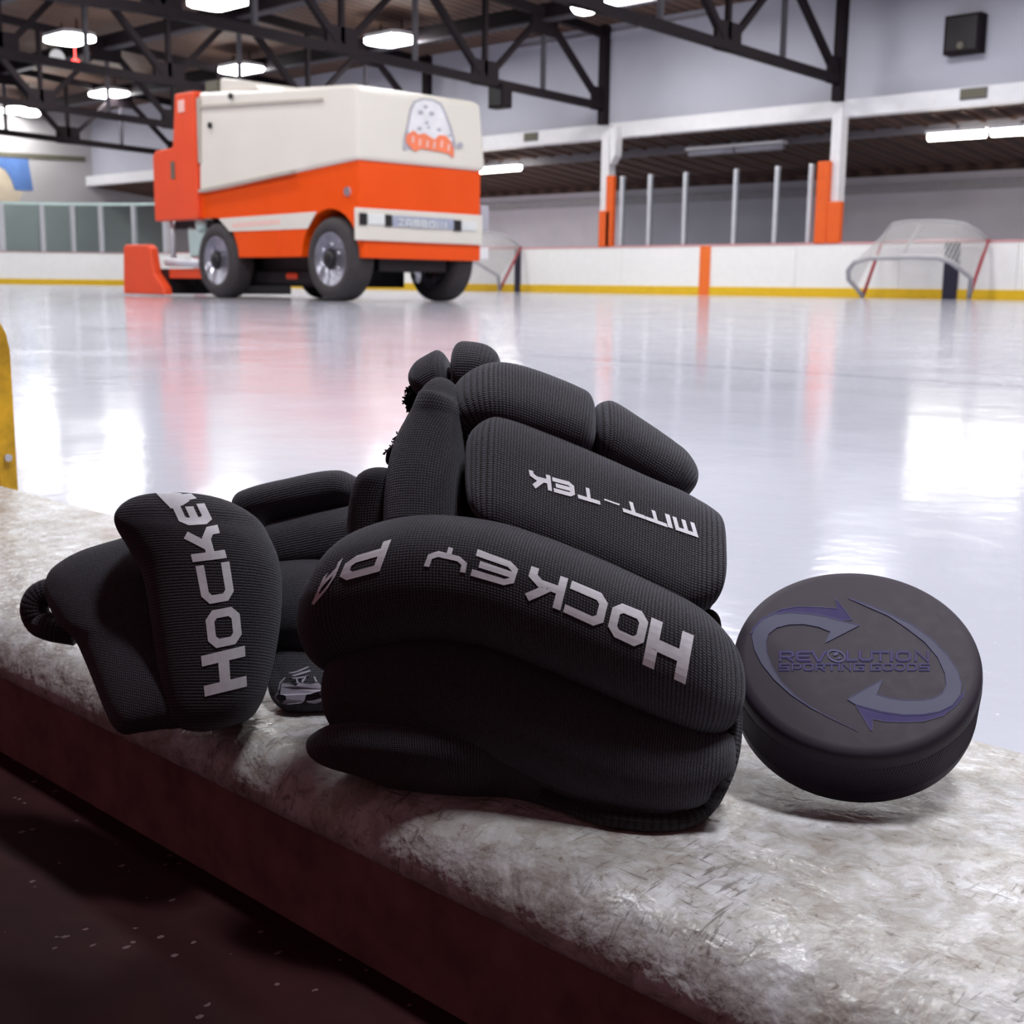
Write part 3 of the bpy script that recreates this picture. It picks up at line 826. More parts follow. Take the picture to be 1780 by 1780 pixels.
# padded body behind everything
m = pillow([(690, 800), (716, 730), (742, 668), (800, 628), (870, 645), (1030, 715), (1150, 800), (1170, 860), (1180, 960), (1165, 1080), (1000, 1100), (760, 1080), (660, 1000), (660, 880)], lambda x, y: gd(x)+.035+(1000-y)*8e-5, .022)
gb = weld(obj('palm_body', m, 'knit_fine', gr))
lin = pillow([(705, 688), (709, 714), (720, 724), (745, 712), (790, 690), (800, 650), (770, 636), (745, 640), (725, 655)], lambda x, y: gd(x)+.058, .006)
weld(obj('fleece_lining', lin, 'fuzz', gr))
lin = pillow([(671, 790), (672, 806), (690, 812), (705, 780), (712, 735), (702, 748), (688, 772), (676, 778)], lambda x, y: gd(x)+.040, .004)
weld(obj('palm_fleece', lin, 'fuzz', gr))
rng = random.Random(3)
m = MB()
for (xa, ya), (xb, yb) in (((706, 684), (745, 641)), ((705, 690), (712, 716)), ((672, 786), (712, 736))):   # fuzzy edge loops
    for i in range(26):
        u = rng.random(); x, y = xa+(xb-xa)*u+rng.uniform(-3, 3), ya+(yb-ya)*u+rng.uniform(-3, 3)
        p = atd(x, y, gd(x)+.052)
        m.tube([p+np.array([rng.uniform(-1, 1), rng.uniform(-1, 1), rng.uniform(-1, 1)])*.0009 for _ in range(4)], .0003, 5)
fz = obj('fuzzy_edge', m, 'fuzz', gr, smooth=True); fz['kind'] = 'stuff'
# finger tip hood
m = loft(S([((792, 614), (784, 690)), ((818, 612), (800, 690)), ((846, 620), (830, 690)), ((876, 640), (850, 700))], .062, .045, .011), e=2.2, cap=(.004, .008), rib='v', n=40)
obj('fingertip_pad', m, 'knit', gr, smooth=True)
m = loft(S([((722, 668), (730, 700)), ((735, 645), (742, 700)), ((757, 627), (762, 695)), ((783, 613), (782, 690))], .064, .05, .009), e=2.2, cap=(.006, .003), rib='v', n=40)
obj('fingertip_pad', m, 'knit', gr, smooth=True)
# finger pads
m = loft(S([((1027, 722), (1034, 800)), ((1045, 713), (1050, 812)), ((1090, 743), (1085, 828)), ((1140, 785), (1130, 848)), ((1176, 824), (1170, 866)), ((1192, 852), (1190, 878))], .050, .030, .0115), e=2.4, cap=(.006, .010))
obj('finger_pad', m, 'knit', gr, smooth=True)
m = loft(S([((828, 712), (832, 775)), ((840, 674), (842, 758)), ((862, 657), (862, 758)), ((900, 659), (900, 770)), ((960, 681), (950, 785)), ((1010, 706), (1000, 802)), ((1030, 724), (1032, 808))], .048, .026, .0125), e=2.8, cap=(.006, .006))
obj('finger_pad', m, 'knit', gr, smooth=True)
# thumb
m = loft(S([((612, 960), (690, 960)), ((616, 885), (692, 880)), ((631, 833), (692, 840)), ((655, 813), (692, 815))], .022, .020, .0115), e=2.3, cap=(.004, .006), rib='v')
obj('thumb_side_pad', m, 'knit', gr, smooth=True)
def thumb():
    rows = [((672, 940), (802, 940), .004), ((676, 850), (801, 850), .012), ((691, 786), (803, 785), .019), ((718, 735), (804, 738), .024), ((732, 706), (803, 710), .025), ((738, 688), (799, 693), .026), ((742, 654), (797, 658), .0265)]
    return [(a[0], a[1], gd(a[0])+o+.004, b[0], b[1], gd(b[0])+o, .0115) for a, b, o in rows]
m = loft(thumb(), e=2.2, cap=(.004, .014), ecap=2., rib='v')
obj('thumb_pad', m, 'knit', gr, smooth=True)
# back-of-hand block
mt = loft(S([((830, 766), (834, 905)), ((846, 744), (846, 915)), ((868, 728), (862, 930)), ((950, 756), (940, 960)), ((1040, 794), (1030, 1000)), ((1130, 835), (1120, 1038)), ((1190, 860), (1182, 1066)), ((1222, 884), (1222, 1064)), ((1243, 925), (1247, 1045))], .030, .004, .0135), e=3.4, cap=(.004, .0025), ecap=2.6, skew=.30, n=90)
bk = obj('hand_pad', mt, 'knit', gr, smooth=True)
it = conv([('M', (1612, 578), (1398, 512), (1430, 632), (1652, 708)), ('I', (1383, 503), (1335, 487), (1366, 611), (1414, 627), .36), ('T', (1327, 492), (1138, 430), (1166, 542), (1362, 612)),
           ('T', (1127, 417), (930, 350), (960, 470), (1164, 540)), ('T', (735, 287), (533, 225), (550, 347), (752, 407)), ('E', (515, 215), (312, 160), (330, 290), (530, 344)), ('K', (300, 145), (95, 90), (125, 237), (317, 287))], 900, 800, 5.235)
m = letters(it, caster(mt), .29)
cf = caster(mt); hy = [(900+p/5.235, 800+q/5.235) for p, q in ((788, 353), (932, 404), (918, 415), (784, 366))]
g = [cf(hy[0][0]*(1-u)*(1-v)+hy[1][0]*u*(1-v)+hy[2][0]*u*v+hy[3][0]*(1-u)*v, hy[0][1]*(1-u)*(1-v)+hy[1][1]*u*(1-v)+hy[2][1]*u*v+hy[3][1]*(1-u)*v) for u in (0, .33, .67, 1) for v in (0, 1)]
if all(q is not None for q in g): m.add(g, [(0, 2, 3, 1), (2, 4, 5, 3), (4, 6, 7, 5)])
obj('lettering', m, 'print', bk, label='small white lettering')
# cuff: hem fold, lower roll, binding, upper roll
m = loft([(x0, y0, ct(x1, y1)+.011, x1, y1, ct(x1, y1), th) for (x0, y0), (x1, y1), th in (((603, 1262), (606, 1325), .014), ((620, 1262), (630, 1352), .016), ((690, 1268), (695, 1367), .017), ((790, 1285), (795, 1379), .017), ((880, 1315), (886, 1382), .015), ((970, 1362), (978, 1404), .011), ((1060, 1385), (1066, 1426), .010), ((1150, 1395), (1160, 1436), .009), ((1225, 1368), (1238, 1402), .007))], e=2.2, cap=(.006, .012), rib='u')
obj('cuff_lining', m, 'knit_fine', gr, smooth=True)
def rollst(lst):
    return [(x0, y0, gd(x0)+o, x1, y1, d(x1, y1) if callable(d) else gd(x1)+d, th) for (x0, y0), (x1, y1), o, d, th in lst]
lowroll = [((582, 1165), (592, 1262), .004, .001, .013), ((602, 1128), (614, 1288), .003, -.001, .016), ((650, 1098), (660, 1290), .000, -.004, .0175), ((745, 1092), (765, 1300), -.002, -.008, .0185), ((850, 1105), (865, 1328), -.003, -.009, .0185),
           ((950, 1143), (955, 1366), -.004, -.0085, .0185), ((1050, 1185), (1042, 1404), -.004, -.0105, .018), ((1150, 1230), (1140, 1425), -.004, -.0125, .017), ((1225, 1262), (1212, 1404), -.004, -.010, .014), ((1270, 1268), (1264, 1360), -.003, -.004, .010), ((1279, 1270), (1276, 1345), -.003, -.004, .006)]
m = loft(rollst(lowroll), e=2.15, cap=(.010, .003), n=90)
obj('lower_cuff_roll', m, 'knit_fine', gr, smooth=True)
bt = [(940, 1394), (985, 1411), (1040, 1430), (1107, 1441), (1165, 1442), (1200, 1435), (1228, 1416), (1255, 1384), (1274, 1338), (1282, 1290), (1283, 1250)]
bp = []
for x, y in bt:
    dz = ct(x, y) if y > 1400 else None
    bp.append(atd(x-(7 if x > 1230 else 0), y-13, (dz if dz else (gd(x)-.018+(1400-y)*1.0e-4))+.0015))
bs = crom([np.r_[p, p, 0] for p in bp], 60)[:, :3]
m = MB().tube(bs, .0026, 12)
m.uv = [(i//12*.0012, i % 12*.0014) for i in range(len(m.v))]
obj('cuff_binding', m, 'mesh_binding', gr, smooth=True)
up = [((590, 1010), (576, 1120), .012, .008, .012), ((600, 985), (588, 1160), .007, .004, .016), ((616, 952), (610, 1175), .002, .000, .0195), ((645, 917), (645, 1148), -.002, -.004, .021), ((740, 896), (742, 1118), -.004, -.008, .0215), ((860, 907), (852, 1128), -.004, -.010, .0215),
      ((960, 938), (950, 1165), -.004, -.011, .021), ((1060, 979), (1050, 1208), -.004, -.011, .021), ((1160, 1026), (1150, 1252), -.004, -.011, .020), ((1212, 1056), (1212, 1276), -.003, -.009, .018), ((1238, 1086), (1244, 1276), -.002, -.006, .013), ((1252, 1135), (1258, 1262), .000, -.003, .009)]
mu = loft(rollst(up), e=2.2, cap=(.006, .005), n=110, m=64)
cu = obj('upper_cuff_roll', mu, 'knit', gr, smooth=True)
it = conv([('H', (1567, 500), (1410, 432), (1375, 612), (1535, 687)), ('O', (1402, 422), (1262, 365), (1232, 490), (1372, 556)), ('C', (1248, 352), (1100, 290), (1066, 408), (1218, 478)),
           ('K', (1088, 282), (940, 232), (908, 345), (1058, 405)), ('E', (908, 232), (735, 168), (708, 268), (880, 318)), ('Y', (712, 185), (552, 138), (516, 230), (700, 260)),
           ('P', (407, 128), (240, 178), (188, 297), (362, 250)), ('A', (216, 200), (140, 275), (80, 410), (178, 292))], 500, 880, 2.225)
obj('lettering', letters(it, caster(mu), .25, 7), 'print', cu, label='large white lettering upside down')
lp = [atd(x, y, gd(x)+.004) for x, y in ((1218, 1060), (1226, 1066), (1236, 1068), (1243, 1076), (1246, 1092), (1247, 1104))]
obj('pull_loop', MB().tube(crom([np.r_[p, p, 0] for p in lp], 24)[:, :3], .0016, 8), 'fuzz', gr, smooth=True)

# ------------------------------------------------------------------ left-hand glove (lying on its side, cuff towards the camera)
gl = thing('hockey_mitten', atz(360, 1270, T0), 'black knit hockey mitten lying on its side at left, lettering running up its cuff', 'hockey mitten', 'pair of black hockey mittens')
m = loft([(455, 915, .515, 468, 1000, .510, .016), (480, 911, .514, 490, 1020, .508, .018), (548, 895, .512, 560, 1020, .505, .018), (617, 883, .510, 620, 1010, .503, .018), (680, 872, .508, 680, 1000, .50, .016)], e=2.3, cap=(.008, .008), rib='v')
obj('finger_pad', m, 'knit', gl, smooth=True)
m = loft([(405, 876, .515, 425, 925, .512, .012), (430, 857, .515, 448, 918, .511, .014), (511, 837, .515, 535, 905, .51, .015), (575, 827, .515, 590, 892, .509, .014), (612, 832, .515, 618, 888, .508, .012), (628, 853, .515, 630, 882, .508, .009)], e=2.3, cap=(.006, .008), rib='v')
obj('finger_pad', m, 'knit', gl, smooth=True)
m = loft([(465, 990, .505, 470, 1150, .485, .018), (540, 985, .503, 545, 1150, .482, .019), (620, 985, .502, 610, 1150, .482, .017)], e=2.4, cap=(.008, .012), rib='v')
obj('thumb_pad', m, 'knit_fine', gl, smooth=True)
pb = lambda x, y: .478-(y-1180)*1.6e-4
mp = pillow([(450, 1090), (462, 1170), (472, 1215), (500, 1236), (545, 1238), (590, 1225), (610, 1150), (590, 1090), (520, 1070)], pb, .012)
pl = weld(obj('palm_pad', mp, 'knit_fine', gl))
# silver print on the palm
k = lambda x, y: (440+x/8.9, 1140+y/8.9)
polys = [[(480, 440), (560, 440), (680, 490), (720, 440), (760, 450), (900, 460), (1010, 440), (1100, 540), (980, 570), (900, 600), (830, 610), (800, 690), (760, 720), (580, 735), (480, 720), (545, 665), (530, 620), (460, 600), (465, 500)],
         [(560, 300), (700, 260), (850, 200), (880, 205), (740, 270), (640, 300)], [(610, 335), (740, 290), (890, 250), (900, 270), (760, 320), (660, 345)], [(610, 370), (760, 350), (880, 330), (760, 375), (640, 380)],
         [(820, 690), (930, 680), (1090, 650), (1095, 690), (960, 720), (860, 715)], [(370, 640), (420, 560), (440, 580), (400, 630), (450, 700), (430, 700)], [(430, 540), (440, 440), (510, 360), (530, 370), (460, 450), (445, 540)], [(680, 380), (700, 380), (715, 440), (690, 450)], [(760, 400), (820, 350), (830, 370), (780, 440), (770, 460)], [(940, 350), (960, 350), (1000, 430), (970, 430)]]
cm = caster(mp, .0016); m = MB()
for pg in polys:
    pts = [cm(*k(*p)) for p in pg]
    if any(p is None for p in pts): continue
    m.add(pts, [tuple(t_) for t_ in tessellate_polygon([[Vector((p[0], p[1], 0)) for p in pg]])])
obj('print_mark', m, 'print_dim', pl, label='worn silver print')
m = pillow([(616, 850), (622, 834), (636, 824), (652, 824), (668, 840), (668, 880), (630, 880)], lambda x, y: .525, .010, n=48)
weld(obj('thumb_tip', m, 'knit', gl))
def fl(x, y): return .440+(1270-y)*1.35e-4+(260-x)*5e-5
fo = [(235, 930), (195, 940), (146, 955), (110, 973), (84, 996), (78, 1030), (98, 1080), (128, 1110), (146, 1146), (164, 1190), (183, 1238), (197, 1264), (215, 1277), (240, 1274), (280, 1268), (320, 1258), (325, 1180), (310, 1080), (290, 990), (262, 940)]
m = pillow(fo, fl, .015, p=3.2)
weld(obj('flared_cuff', m, 'knit_fine', gl))
lpth = [(138, 1072), (128, 1046), (108, 1031), (86, 1029), (66, 1040), (60, 1062), (70, 1082), (92, 1091), (114, 1095), (132, 1098)]
pp = [atd(x, y, .497-(.004 if i > 6 else 0)) for i, (x, y) in enumerate(lpth)]
bs = crom([np.r_[p, p, 0] for p in pp], 48)[:, :3]
m = MB().tube(bs, .0055, 14); m.uv = [(i//14*.001, i % 14*.0016) for i in range(len(m.v))]
obj('cuff_hem_loop', m, 'knit', gl, smooth=True)
lst = [((312, 1274), (400, 1270), .447, .447, .013), ((296, 1255), (432, 1250), .4475, .4475, .018), ((286, 1205), (458, 1205), .449, .449, .0205), ((272, 1110), (482, 1100), .453, .453, .0215), ((254, 1010), (488, 1008), .457, .457, .021), ((230, 962), (481, 964), .460, .459, .0205), ((208, 925), (466, 930), .462, .461, .019), ((203, 898), (448, 902), .463, .462, .0165), ((222, 877), (416, 881), .464, .463, .013), ((262, 864), (372, 865), .465, .464, .008)]
mc = loft([(a[0], a[1], d0, b[0], b[1], d1, th) for a, b, d0, d1, th in lst], e=2.25, cap=(.006, .003), n=110, m=64, rib='u')
cl = obj('upper_cuff_roll', mc, 'knit', gl, smooth=True)
it = conv([('H', (1173, 1128), (1164, 940), (958, 990), (975, 1177)), ('O', (1153, 925), (1135, 745), (975, 775), (996, 958)), ('C', (1118, 722), (1090, 537), (932, 560), (968, 748)), ('K', (1080, 520), (1035, 365), (880, 395), (918, 540)),
           ('E', (1016, 352), (972, 262), (818, 270), (860, 362)), ('Y', (938, 240), (908, 214), (755, 226), (800, 272))], 0, 780, 2.738)
obj('lettering', letters(it, caster(mc), .25, 7), 'print', cl, label='white lettering running up the cuff')

# ------------------------------------------------------------------ puck
pc = np.array([-.1885, .3529, .0543]); pn = np.array([.2708, -.4884, .8296]); pn /= np.linalg.norm(pn)
pk = thing('hockey_puck', pc-pn*.0254, 'black rubber hockey puck tilted against the mitten, printed with two grey arrows', 'hockey puck')
R = .0381; h = .0254
pr = [(.001, 0), (R-.004, 0), (R-.0016, -.0004), (R-.0006, -.0012), (R-.0002, -.0024), (R, -.0040), (R, -h+.004), (R-.0006, -h+.0012), (R-.003, -h), (.001, -h)]
body = obj('puck_body', MB().lathe(pr, pc, pn, 160), 'rubber', pk, smooth=True)
es = body.modifiers.new('split', 'EDGE_SPLIT'); es.split_angle = math.radians(50)
m = MB()                                                            # cross-hatched grip on the rim
u0 = np.cross(pn, [0, 0, 1]); u0 /= np.linalg.norm(u0); v0 = np.cross(pn, u0)
for i in range(220):
    a = 2*PI*i/220
    for s in (-1, 1):
        pts = []
        for w in (0, 1):
            b = a+s*w*.10; hh = -.006-w*.0135
            pts.append(pc+pn*hh+(R-.00003)*(math.cos(b)*u0+math.sin(b)*v0))
        m.tube(pts, .00022, 4)
gp = obj('grip_texture', m, 'rubber', pk)
def pface(lift):
    def f(px, py):
        r_ = ray(px, py); c = pc+pn*lift
        return CAM + r_*(((c-CAM) @ pn)/(r_ @ pn))
    return f
q = lambda l: [(1240+x/3.56, 960+y/3.56) for x, y in l]
arrow1 = q([(895,1105),(740,1030),(600,960),(480,880),(380,790),(300,690),(255,600),(240,520),(255,470),(300,415),(380,382),(480,374),(600,382),(700,400),(790,424),(850,437),(905,450),(695,558),(725,490),(650,460),(560,443),(470,445),(390,465),(340,505),(325,550),(330,620),(360,700),(420,800),(500,880),(600,955),(700,1012)])
arrow2 = q([(835,283),(960,322),(1100,382),(1230,446),(1350,535),(1450,640),(1510,730),(1535,810),(1525,880),(1480,942),(1400,982),(1300,1000),(1180,1003),(1050,985),(960,960),(870,935),(830,908),(1045,788),(1010,878),(1080,900),(1180,915),(1290,915),(1370,900),(1420,870),(1442,820),(1435,750),(1390,650),(1310,555),(1200,470),(1080,390),(960,338)])
viol1 = q([(228,508),(290,430),(340,388),(420,352),(520,335),(650,338),(768,347),(755,285),(805,345),(858,418),(790,420),(700,395),(600,377),(480,368),(380,377),(300,408),(245,470)])
viol2 = q([(880,942),(960,966),(1050,991),(1180,1009),(1300,1006),(1400,988),(1485,946),(1530,886),(1555,850),(1545,895),(1500,950),(1420,1012),(1300,1045),(1180,1050),(1060,1045),(985,1030),(983,1102),(972,1098)])
def decal(poly, f):
    return MB().add([f(*p) for p in poly], [tuple(t_) for t_ in tessellate_polygon([[Vector((p[0], p[1], 0)) for p in poly]])])
f1, f2 = pface(.00012), pface(.0002)
obj('arrow_mark', decal(viol1, f1), 'puck_violet', body, label='violet arrow print above')  # violet print next to the grey arrows
obj('arrow_mark', decal(viol2, f1), 'puck_violet', body, label='violet arrow print below')
obj('arrow_mark', decal(arrow1, f2), 'puck_grey', body, label='grey arrow curving round the left')
obj('arrow_mark', decal(arrow2, f2), 'puck_grey', body, label='grey arrow curving round the right')
def pline(poly, f, w):
    m = MB(); P = [np.array(p) for p in poly]; n = len(P)
    for i in range(n):
        a, b = P[i], P[(i+1) % n]; d = b-a; L = np.linalg.norm(d)
        if L < .5: continue
        nn = np.array([-d[1], d[0]])/L*w/2
        m.add([f(*(a+nn)), f(*(b+nn)), f(*(b-nn)), f(*(a-nn))], [(0, 1, 2, 3)])
    return m
f3 = pface(.00028)
obj('outline', pline(arrow1, f3, .9), 'puck_line', body); obj('outline', pline(arrow2, f3, .9), 'puck_line', body)
obj('outline', pline(viol1, f3, .8), 'puck_line', body); obj('outline', pline(viol2, f3, .8), 'puck_line', body)
ls = [('R', 78, 245), ('E', 250, 415), ('V', 415, 575), ('L', 775, 895), ('U', 900, 1060), ('T', 1045, 1215), ('I', 1225, 1265, .3), ('O', 1278, 1455), ('N', 1475, 1640)]
l2 = [('S', 80, 195), ('P', 208, 322), ('O', 328, 445), ('R', 455, 562), ('T', 565, 690), ('I', 692, 722, .3), ('N', 728, 835), ('G', 848, 970), ('G', 1020, 1138), ('O', 1148, 1265), ('O', 1272, 1390), ('D', 1398, 1515), ('S', 1525, 1642)]
def row(l, y0, y1): return conv([(c[0], (c[1], y1), (c[2], y1), (c[2], y0), (c[1], y0), *c[3:]) for c in l], 1340, 1110, 5.933)
tx = letters(row(ls, 125, 238), pface(.00015), .26, 1); 
for a_, b_ in zip(row(l2, 255, 335), l2): pass
m2 = letters(row(l2, 255, 335), pface(.00015), .26, 1); tx.add(m2.v, m2.f)
obj('lettering', tx, 'puck_violet', body, label='violet two-line lettering')
tl = letters(row([c[:3] for c in ls], 122, 233), pface(.00025), .07, 1); m2 = letters(row([c[:3] for c in l2], 252, 331), pface(.00025), .08, 1); tl.add(m2.v, m2.f)
# the ball that stands for the first O
ce = np.array((1340+675/5.933, 1110+178/5.933)); ring = [(ce[0]+15*math.cos(a), ce[1]+9.5*math.sin(a)+3*math.cos(a)) for a in np.linspace(0, 2*PI, 28, endpoint=False)]
rg = pline(ring, pface(.00025), 3.0); tl.add(rg.v, rg.f)
for pg in ([(-6, -4), (0, -7), (5, -5), (1, -1), (-4, 0)], [(0, 5), (6, 1), (9, 3), (4, 6)]):
    d = decal([(ce[0]+a, ce[1]+b) for a, b in pg], pface(.00025)); tl.add(d.v, d.f)
obj('lettering', tl, 'puck_line', body, label='lilac outline of the lettering')

# ------------------------------------------------------------------ ice resurfacer (local: x forward, y towards the camera side, z up; origin at its front corner)
ang = math.radians(44)
F2 = np.array([FW[0], FW[1], 0]); F2 /= np.linalg.norm(F2); R2 = np.array([F2[1], -F2[0], 0])
Hd = math.sin(ang)*R2-math.cos(ang)*F2; Wd = math.cos(ang)*R2+math.sin(ang)*F2
O = atd(625, 447, 11.3); O[2] = 0
def on_front(px, py, off=0.):
    r_ = ray(px, py); p = CAM+r_*(((O-CAM) @ Hd+off)/(r_ @ Hd))-O; return np.array([off, -(p @ Wd), p[2]])
def on_side(px, py, off=0.):
    r_ = ray(px, py); p = CAM+r_*(((O-CAM) @ Wd-off)/(r_ @ Wd))-O; return np.array([p @ Hd, off, p[2]])
zam = thing('ice_resurfacer', O, 'orange and cream ice resurfacing machine parked on the ice', 'ice resurfacer', rotz=math.atan2(Hd[1], Hd[0]))
def zo(name, mb, mat, par=zam, **kw):                        # the visible side is the machine's right: y is flipped here
    mb.v = [(p[0], -p[1], p[2]) for p in mb.v]
    return obj(name, mb, mat, par, local=True, **kw)
Wz = 1.445
def arcpts(cx_, cz_, r_, a0, a1, n=14): return [(cx_+r_*math.cos(a), cz_+r_*math.sin(a)) for a in np.linspace(math.radians(a0), math.radians(a1), n)]
hull = [(0, 1.235), (0, .555)] + arcpts(-.44, .38, .455, 23, 176) + [(-.99, .41), (-1.99, .41)] + arcpts(-2.41, .38, .43, 4, 88, 9) + [(-2.69, .81), (-2.69, 1.06)]
zo('body', MB().prism(hull, 1, 0, -Wz), 'ice_orange', bevel=.012)
def sections(profile):                                       # cream tank as a flared loft of rectangles front to rear
    m = MB(); vs = []
    for x, zb_, zt_ in profile: vs += [(x+.03*(x > -.1), .03, zb_), (x+.03*(x > -.1), -Wz-.05, zb_), (x, -Wz+.0, zt_), (x, .005, zt_)]
    n = len(profile)
    fs = [(4*i+a, 4*i+(a+1) % 4, 4*i+4+(a+1) % 4, 4*i+4+a) for i in range(n-1) for a in range(4)]
    return m.add(vs, fs+[(0, 1, 2, 3), tuple(range(4*n-4, 4*n))])
zo('snow_tank', sections([(0, 1.235, 1.85), (-.10, 1.228, 1.885), (-1.36, 1.145, 1.965), (-2.2, 1.085, 2.03), (-2.66, 1.06, 2.06)]), 'cream', bevel=.035)
zo('tank_lid', MB().prism([(-2.35, 2.03), (-2.35, 2.155), (-2.30, 2.165), (-2.0, 2.12), (-1.72, 2.05), (-1.66, 2.0)], 1, -.06, -Wz+.1), 'cream', bevel=.01)
zo('tank_hinge', MB().box(-2.56, -2.36, -.02, -.3, 2.05, 2.15), 'plaque')
zo('side_rail', MB().prism([(-2.62, 1.895), (-2.62, 1.925), (-.50, 1.80), (-.50, 1.775)], 1, .012, .028), 'cream_shade')
zo('seam_strip', MB().prism([(-2.64, 1.065), (-2.64, 1.095), (-.95, 1.20), (-.95, 1.17)], 1, .02, .05), 'cream_shade')
zo('corner_channel', MB().box(-2.66, -2.60, .0, .03, 1.36, 2.0), 'cream_shade')
for p in ((402, 167), (366, 218)):
    b = on_side(*p, .02); zo('bolt', MB().lathe([(.03, 0), (.03, .02)], b, (0, 1, 0), 12), 'black_part')
b = on_side(605, 333, 0); zo('latch', MB().lathe([(.045, -.005), (.04, .02)], b, (0, 1, 0), 16), 'chrome')
# stripe along the side
a0, a1, a2, a3 = [on_side(*p) for p in ((381, 380), (551, 368), (535, 397.5), (400, 402.5))]
zo('side_stripe', MB().prism([(p[0], p[2]) for p in (a0, a1, a2, a3)], 1, 0, .006), 'cream', label='cream stripe along the side')
m = MB(); c0, c1 = on_side(404, 392, .008), on_side(488, 385, .008)
for i in range(14):
    u = i/14; x0 = c0[0]+(c1[0]-c0[0])*u; w = (c1[0]-c0[0])/14*.72; z = c0[2]+(c1[2]-c0[2])*u
    m.box(x0, x0+w, .004, .0085, z-.022, z+.022)
zo('stripe_marks', m, 'emblem_pink')
zo('panel_seam', MB().box(-1.285, -1.275, -.01, .004, .42, .80), 'ice_red')
# front face
zo('front_stripe', MB().box(.0, .03, .055, -Wz-.01, .545, .825), 'cream', bevel=.006, label='cream band across the front')
def fr(x0, y0, x1, y1, off, name, mat, dpt=.02, **kw):
    a, b = on_front(x0, y0, off), on_front(x1, y1, off); zc = None
    return zo(name, MB().box(off-dpt, off, a[1], b[1], a[2], b[2]), mat, **kw)
fr(626, 370, 638.5, 391, .045, 'lamp_cover', 'black_part'); fr(671, 373, 681.5, 394, .045, 'lamp_cover', 'black_part'); fr(790, 382.5, 802, 402, .045, 'lamp_cover', 'black_part')
fr(640, 371, 670, 392, .042, 'headlight', 'lampglass', bevel=.008); fr(803, 384, 829, 402, .042, 'headlight', 'lampglass', bevel=.008)
fr(683, 374.5, 789, 399, .040, 'front_grille', 'grille')
def fc(px, py):
    return on_front(px, py, .050)
nm_ = []
for i, c in enumerate('ZAMBONI'):
    x0 = 692+i*13.4; x1 = x0+(11 if c != 'I' else 5); y0 = 379+(x0-692)*.075
    nm_.append((c, (x0, y0+13.5), (x1, y0+14.4), (x1, y0+1), (x0, y0)))
zo('lettering', letters(nm_, fc, .2, 1), 'lampglass', label='pale lettering on the front grille')
zo('front_apron', MB().box(-.10, .005, -.05, -Wz, .392, .548), 'ice_orange', bevel=.006)
zo('front_bumper', MB().box(-.05, .0, -Wz-.01, -Wz-.12, .41, .52), 'white_paint', bevel=.01)
zo('side_mirror', MB().box(-.05, .0, -Wz-.02, -Wz-.12, .68, .92), 'emblem_grey', bevel=.01)
# emblem on the tank front (a plain badge)
def fcream(lift):
    def f(px, py):
        p = on_front(px, py, 0.); s = (p[2]-1.235)/.615
        return np.array([.03-.03*s+lift, p[1], p[2]])
    return f
fe = fcream
dome = [(697, 262), (699, 240), (706, 215), (711, 190), (718, 176), (733, 170), (752, 172), (766, 179), (774, 195), (783, 222), (789, 248), (786, 268), (760, 262), (730, 256)]
em_ = zo('emblem', decal(dome, fe(.006)), 'emblem_grey', label='grey badge outline on the tank front')
zo('badge_field', decal([(703, 240), (709, 216), (714, 192), (721, 179), (734, 174), (751, 176), (763, 183), (770, 198), (778, 222), (784, 246), (760, 244), (730, 238)], fe(.009)), 'emblem_white', em_)
m = MB()
for c, r_ in (((729, 196), 5), ((748, 198), 5), ((738, 186), 4), ((739, 214), 3.5), ((726, 224), 4), ((760, 226), 4), ((742, 222), 3), ((706, 232), 3), ((778, 236), 3)):
    d = decal([(c[0]+r_*math.cos(a), c[1]+r_*.8*math.sin(a)) for a in np.linspace(0, 2*PI, 10, endpoint=False)], fe(.011)); m.add(d.v, d.f)
zo('badge_spots', m, 'emblem_grey', em_)
band = [(702, 236), (716, 227), (724, 234), (735, 232), (744, 238), (752, 243), (760, 235), (772, 236), (780, 246), (785, 260), (784, 276), (776, 268), (764, 265), (752, 263), (740, 261), (728, 259), (718, 264), (708, 256), (702, 248)]
zo('badge_band', decal(band, fe(.012)), 'emblem_orange', em_, label='orange band of the badge')
m = MB()
for c in ((714, 242), (726, 247), (739, 250), (751, 252), (764, 250), (776, 256)):
    d = decal([(c[0]-3, c[1]+6), (c[0]-1, c[1]-6), (c[0]+2, c[1]-5), (c[0]+1, c[1]+7)], fe(.015)); m.add(d.v, d.f)
zo('badge_gaps', m, 'emblem_pink', em_)
d = decal([(790, 252), (796, 247), (801, 250), (801, 256), (795, 259), (790, 258)], fe(.012)); zo('badge_tag', d, 'emblem_grey', em_)
# rear cab panels
zo('cab_panel', MB().prism([(-2.675, .80), (-2.675, 2.07), (-3.06, 2.075), (-3.13, 1.60), (-3.14, 1.545), (-3.50, 1.535), (-3.57, 1.49), (-3.57, .80)], 1, .05, -.06), 'ice_red', bevel=.02)
zo('cab_panel', MB().prism([(-2.675, .80), (-2.675, 1.9), (-3.06, 1.9), (-3.14, 1.45), (-3.5, 1.45), (-3.5, .80)], 1, -Wz, -Wz+.08), 'ice_red', bevel=.02)
b0, b1 = on_side(297, 281, .05), on_side(303, 311, .05); zo('vent_slot', MB().box(b0[0], b1[0]+.02, .045, .056, b1[2], b0[2]), 'plaque')
zo('cab_badge', MB().box(-2.98, -2.86, .045, .058, 1.88, 2.0), 'emblem_pink')
zo('control_lever', MB().box(-3.10, -3.02, -.1, .03, 1.75, 1.97), 'emblem_grey', bevel=.02)
zo('cab_floor', MB().box(-3.5, -2.6, -.1, -Wz+.1, .72, .80), 'black_part')
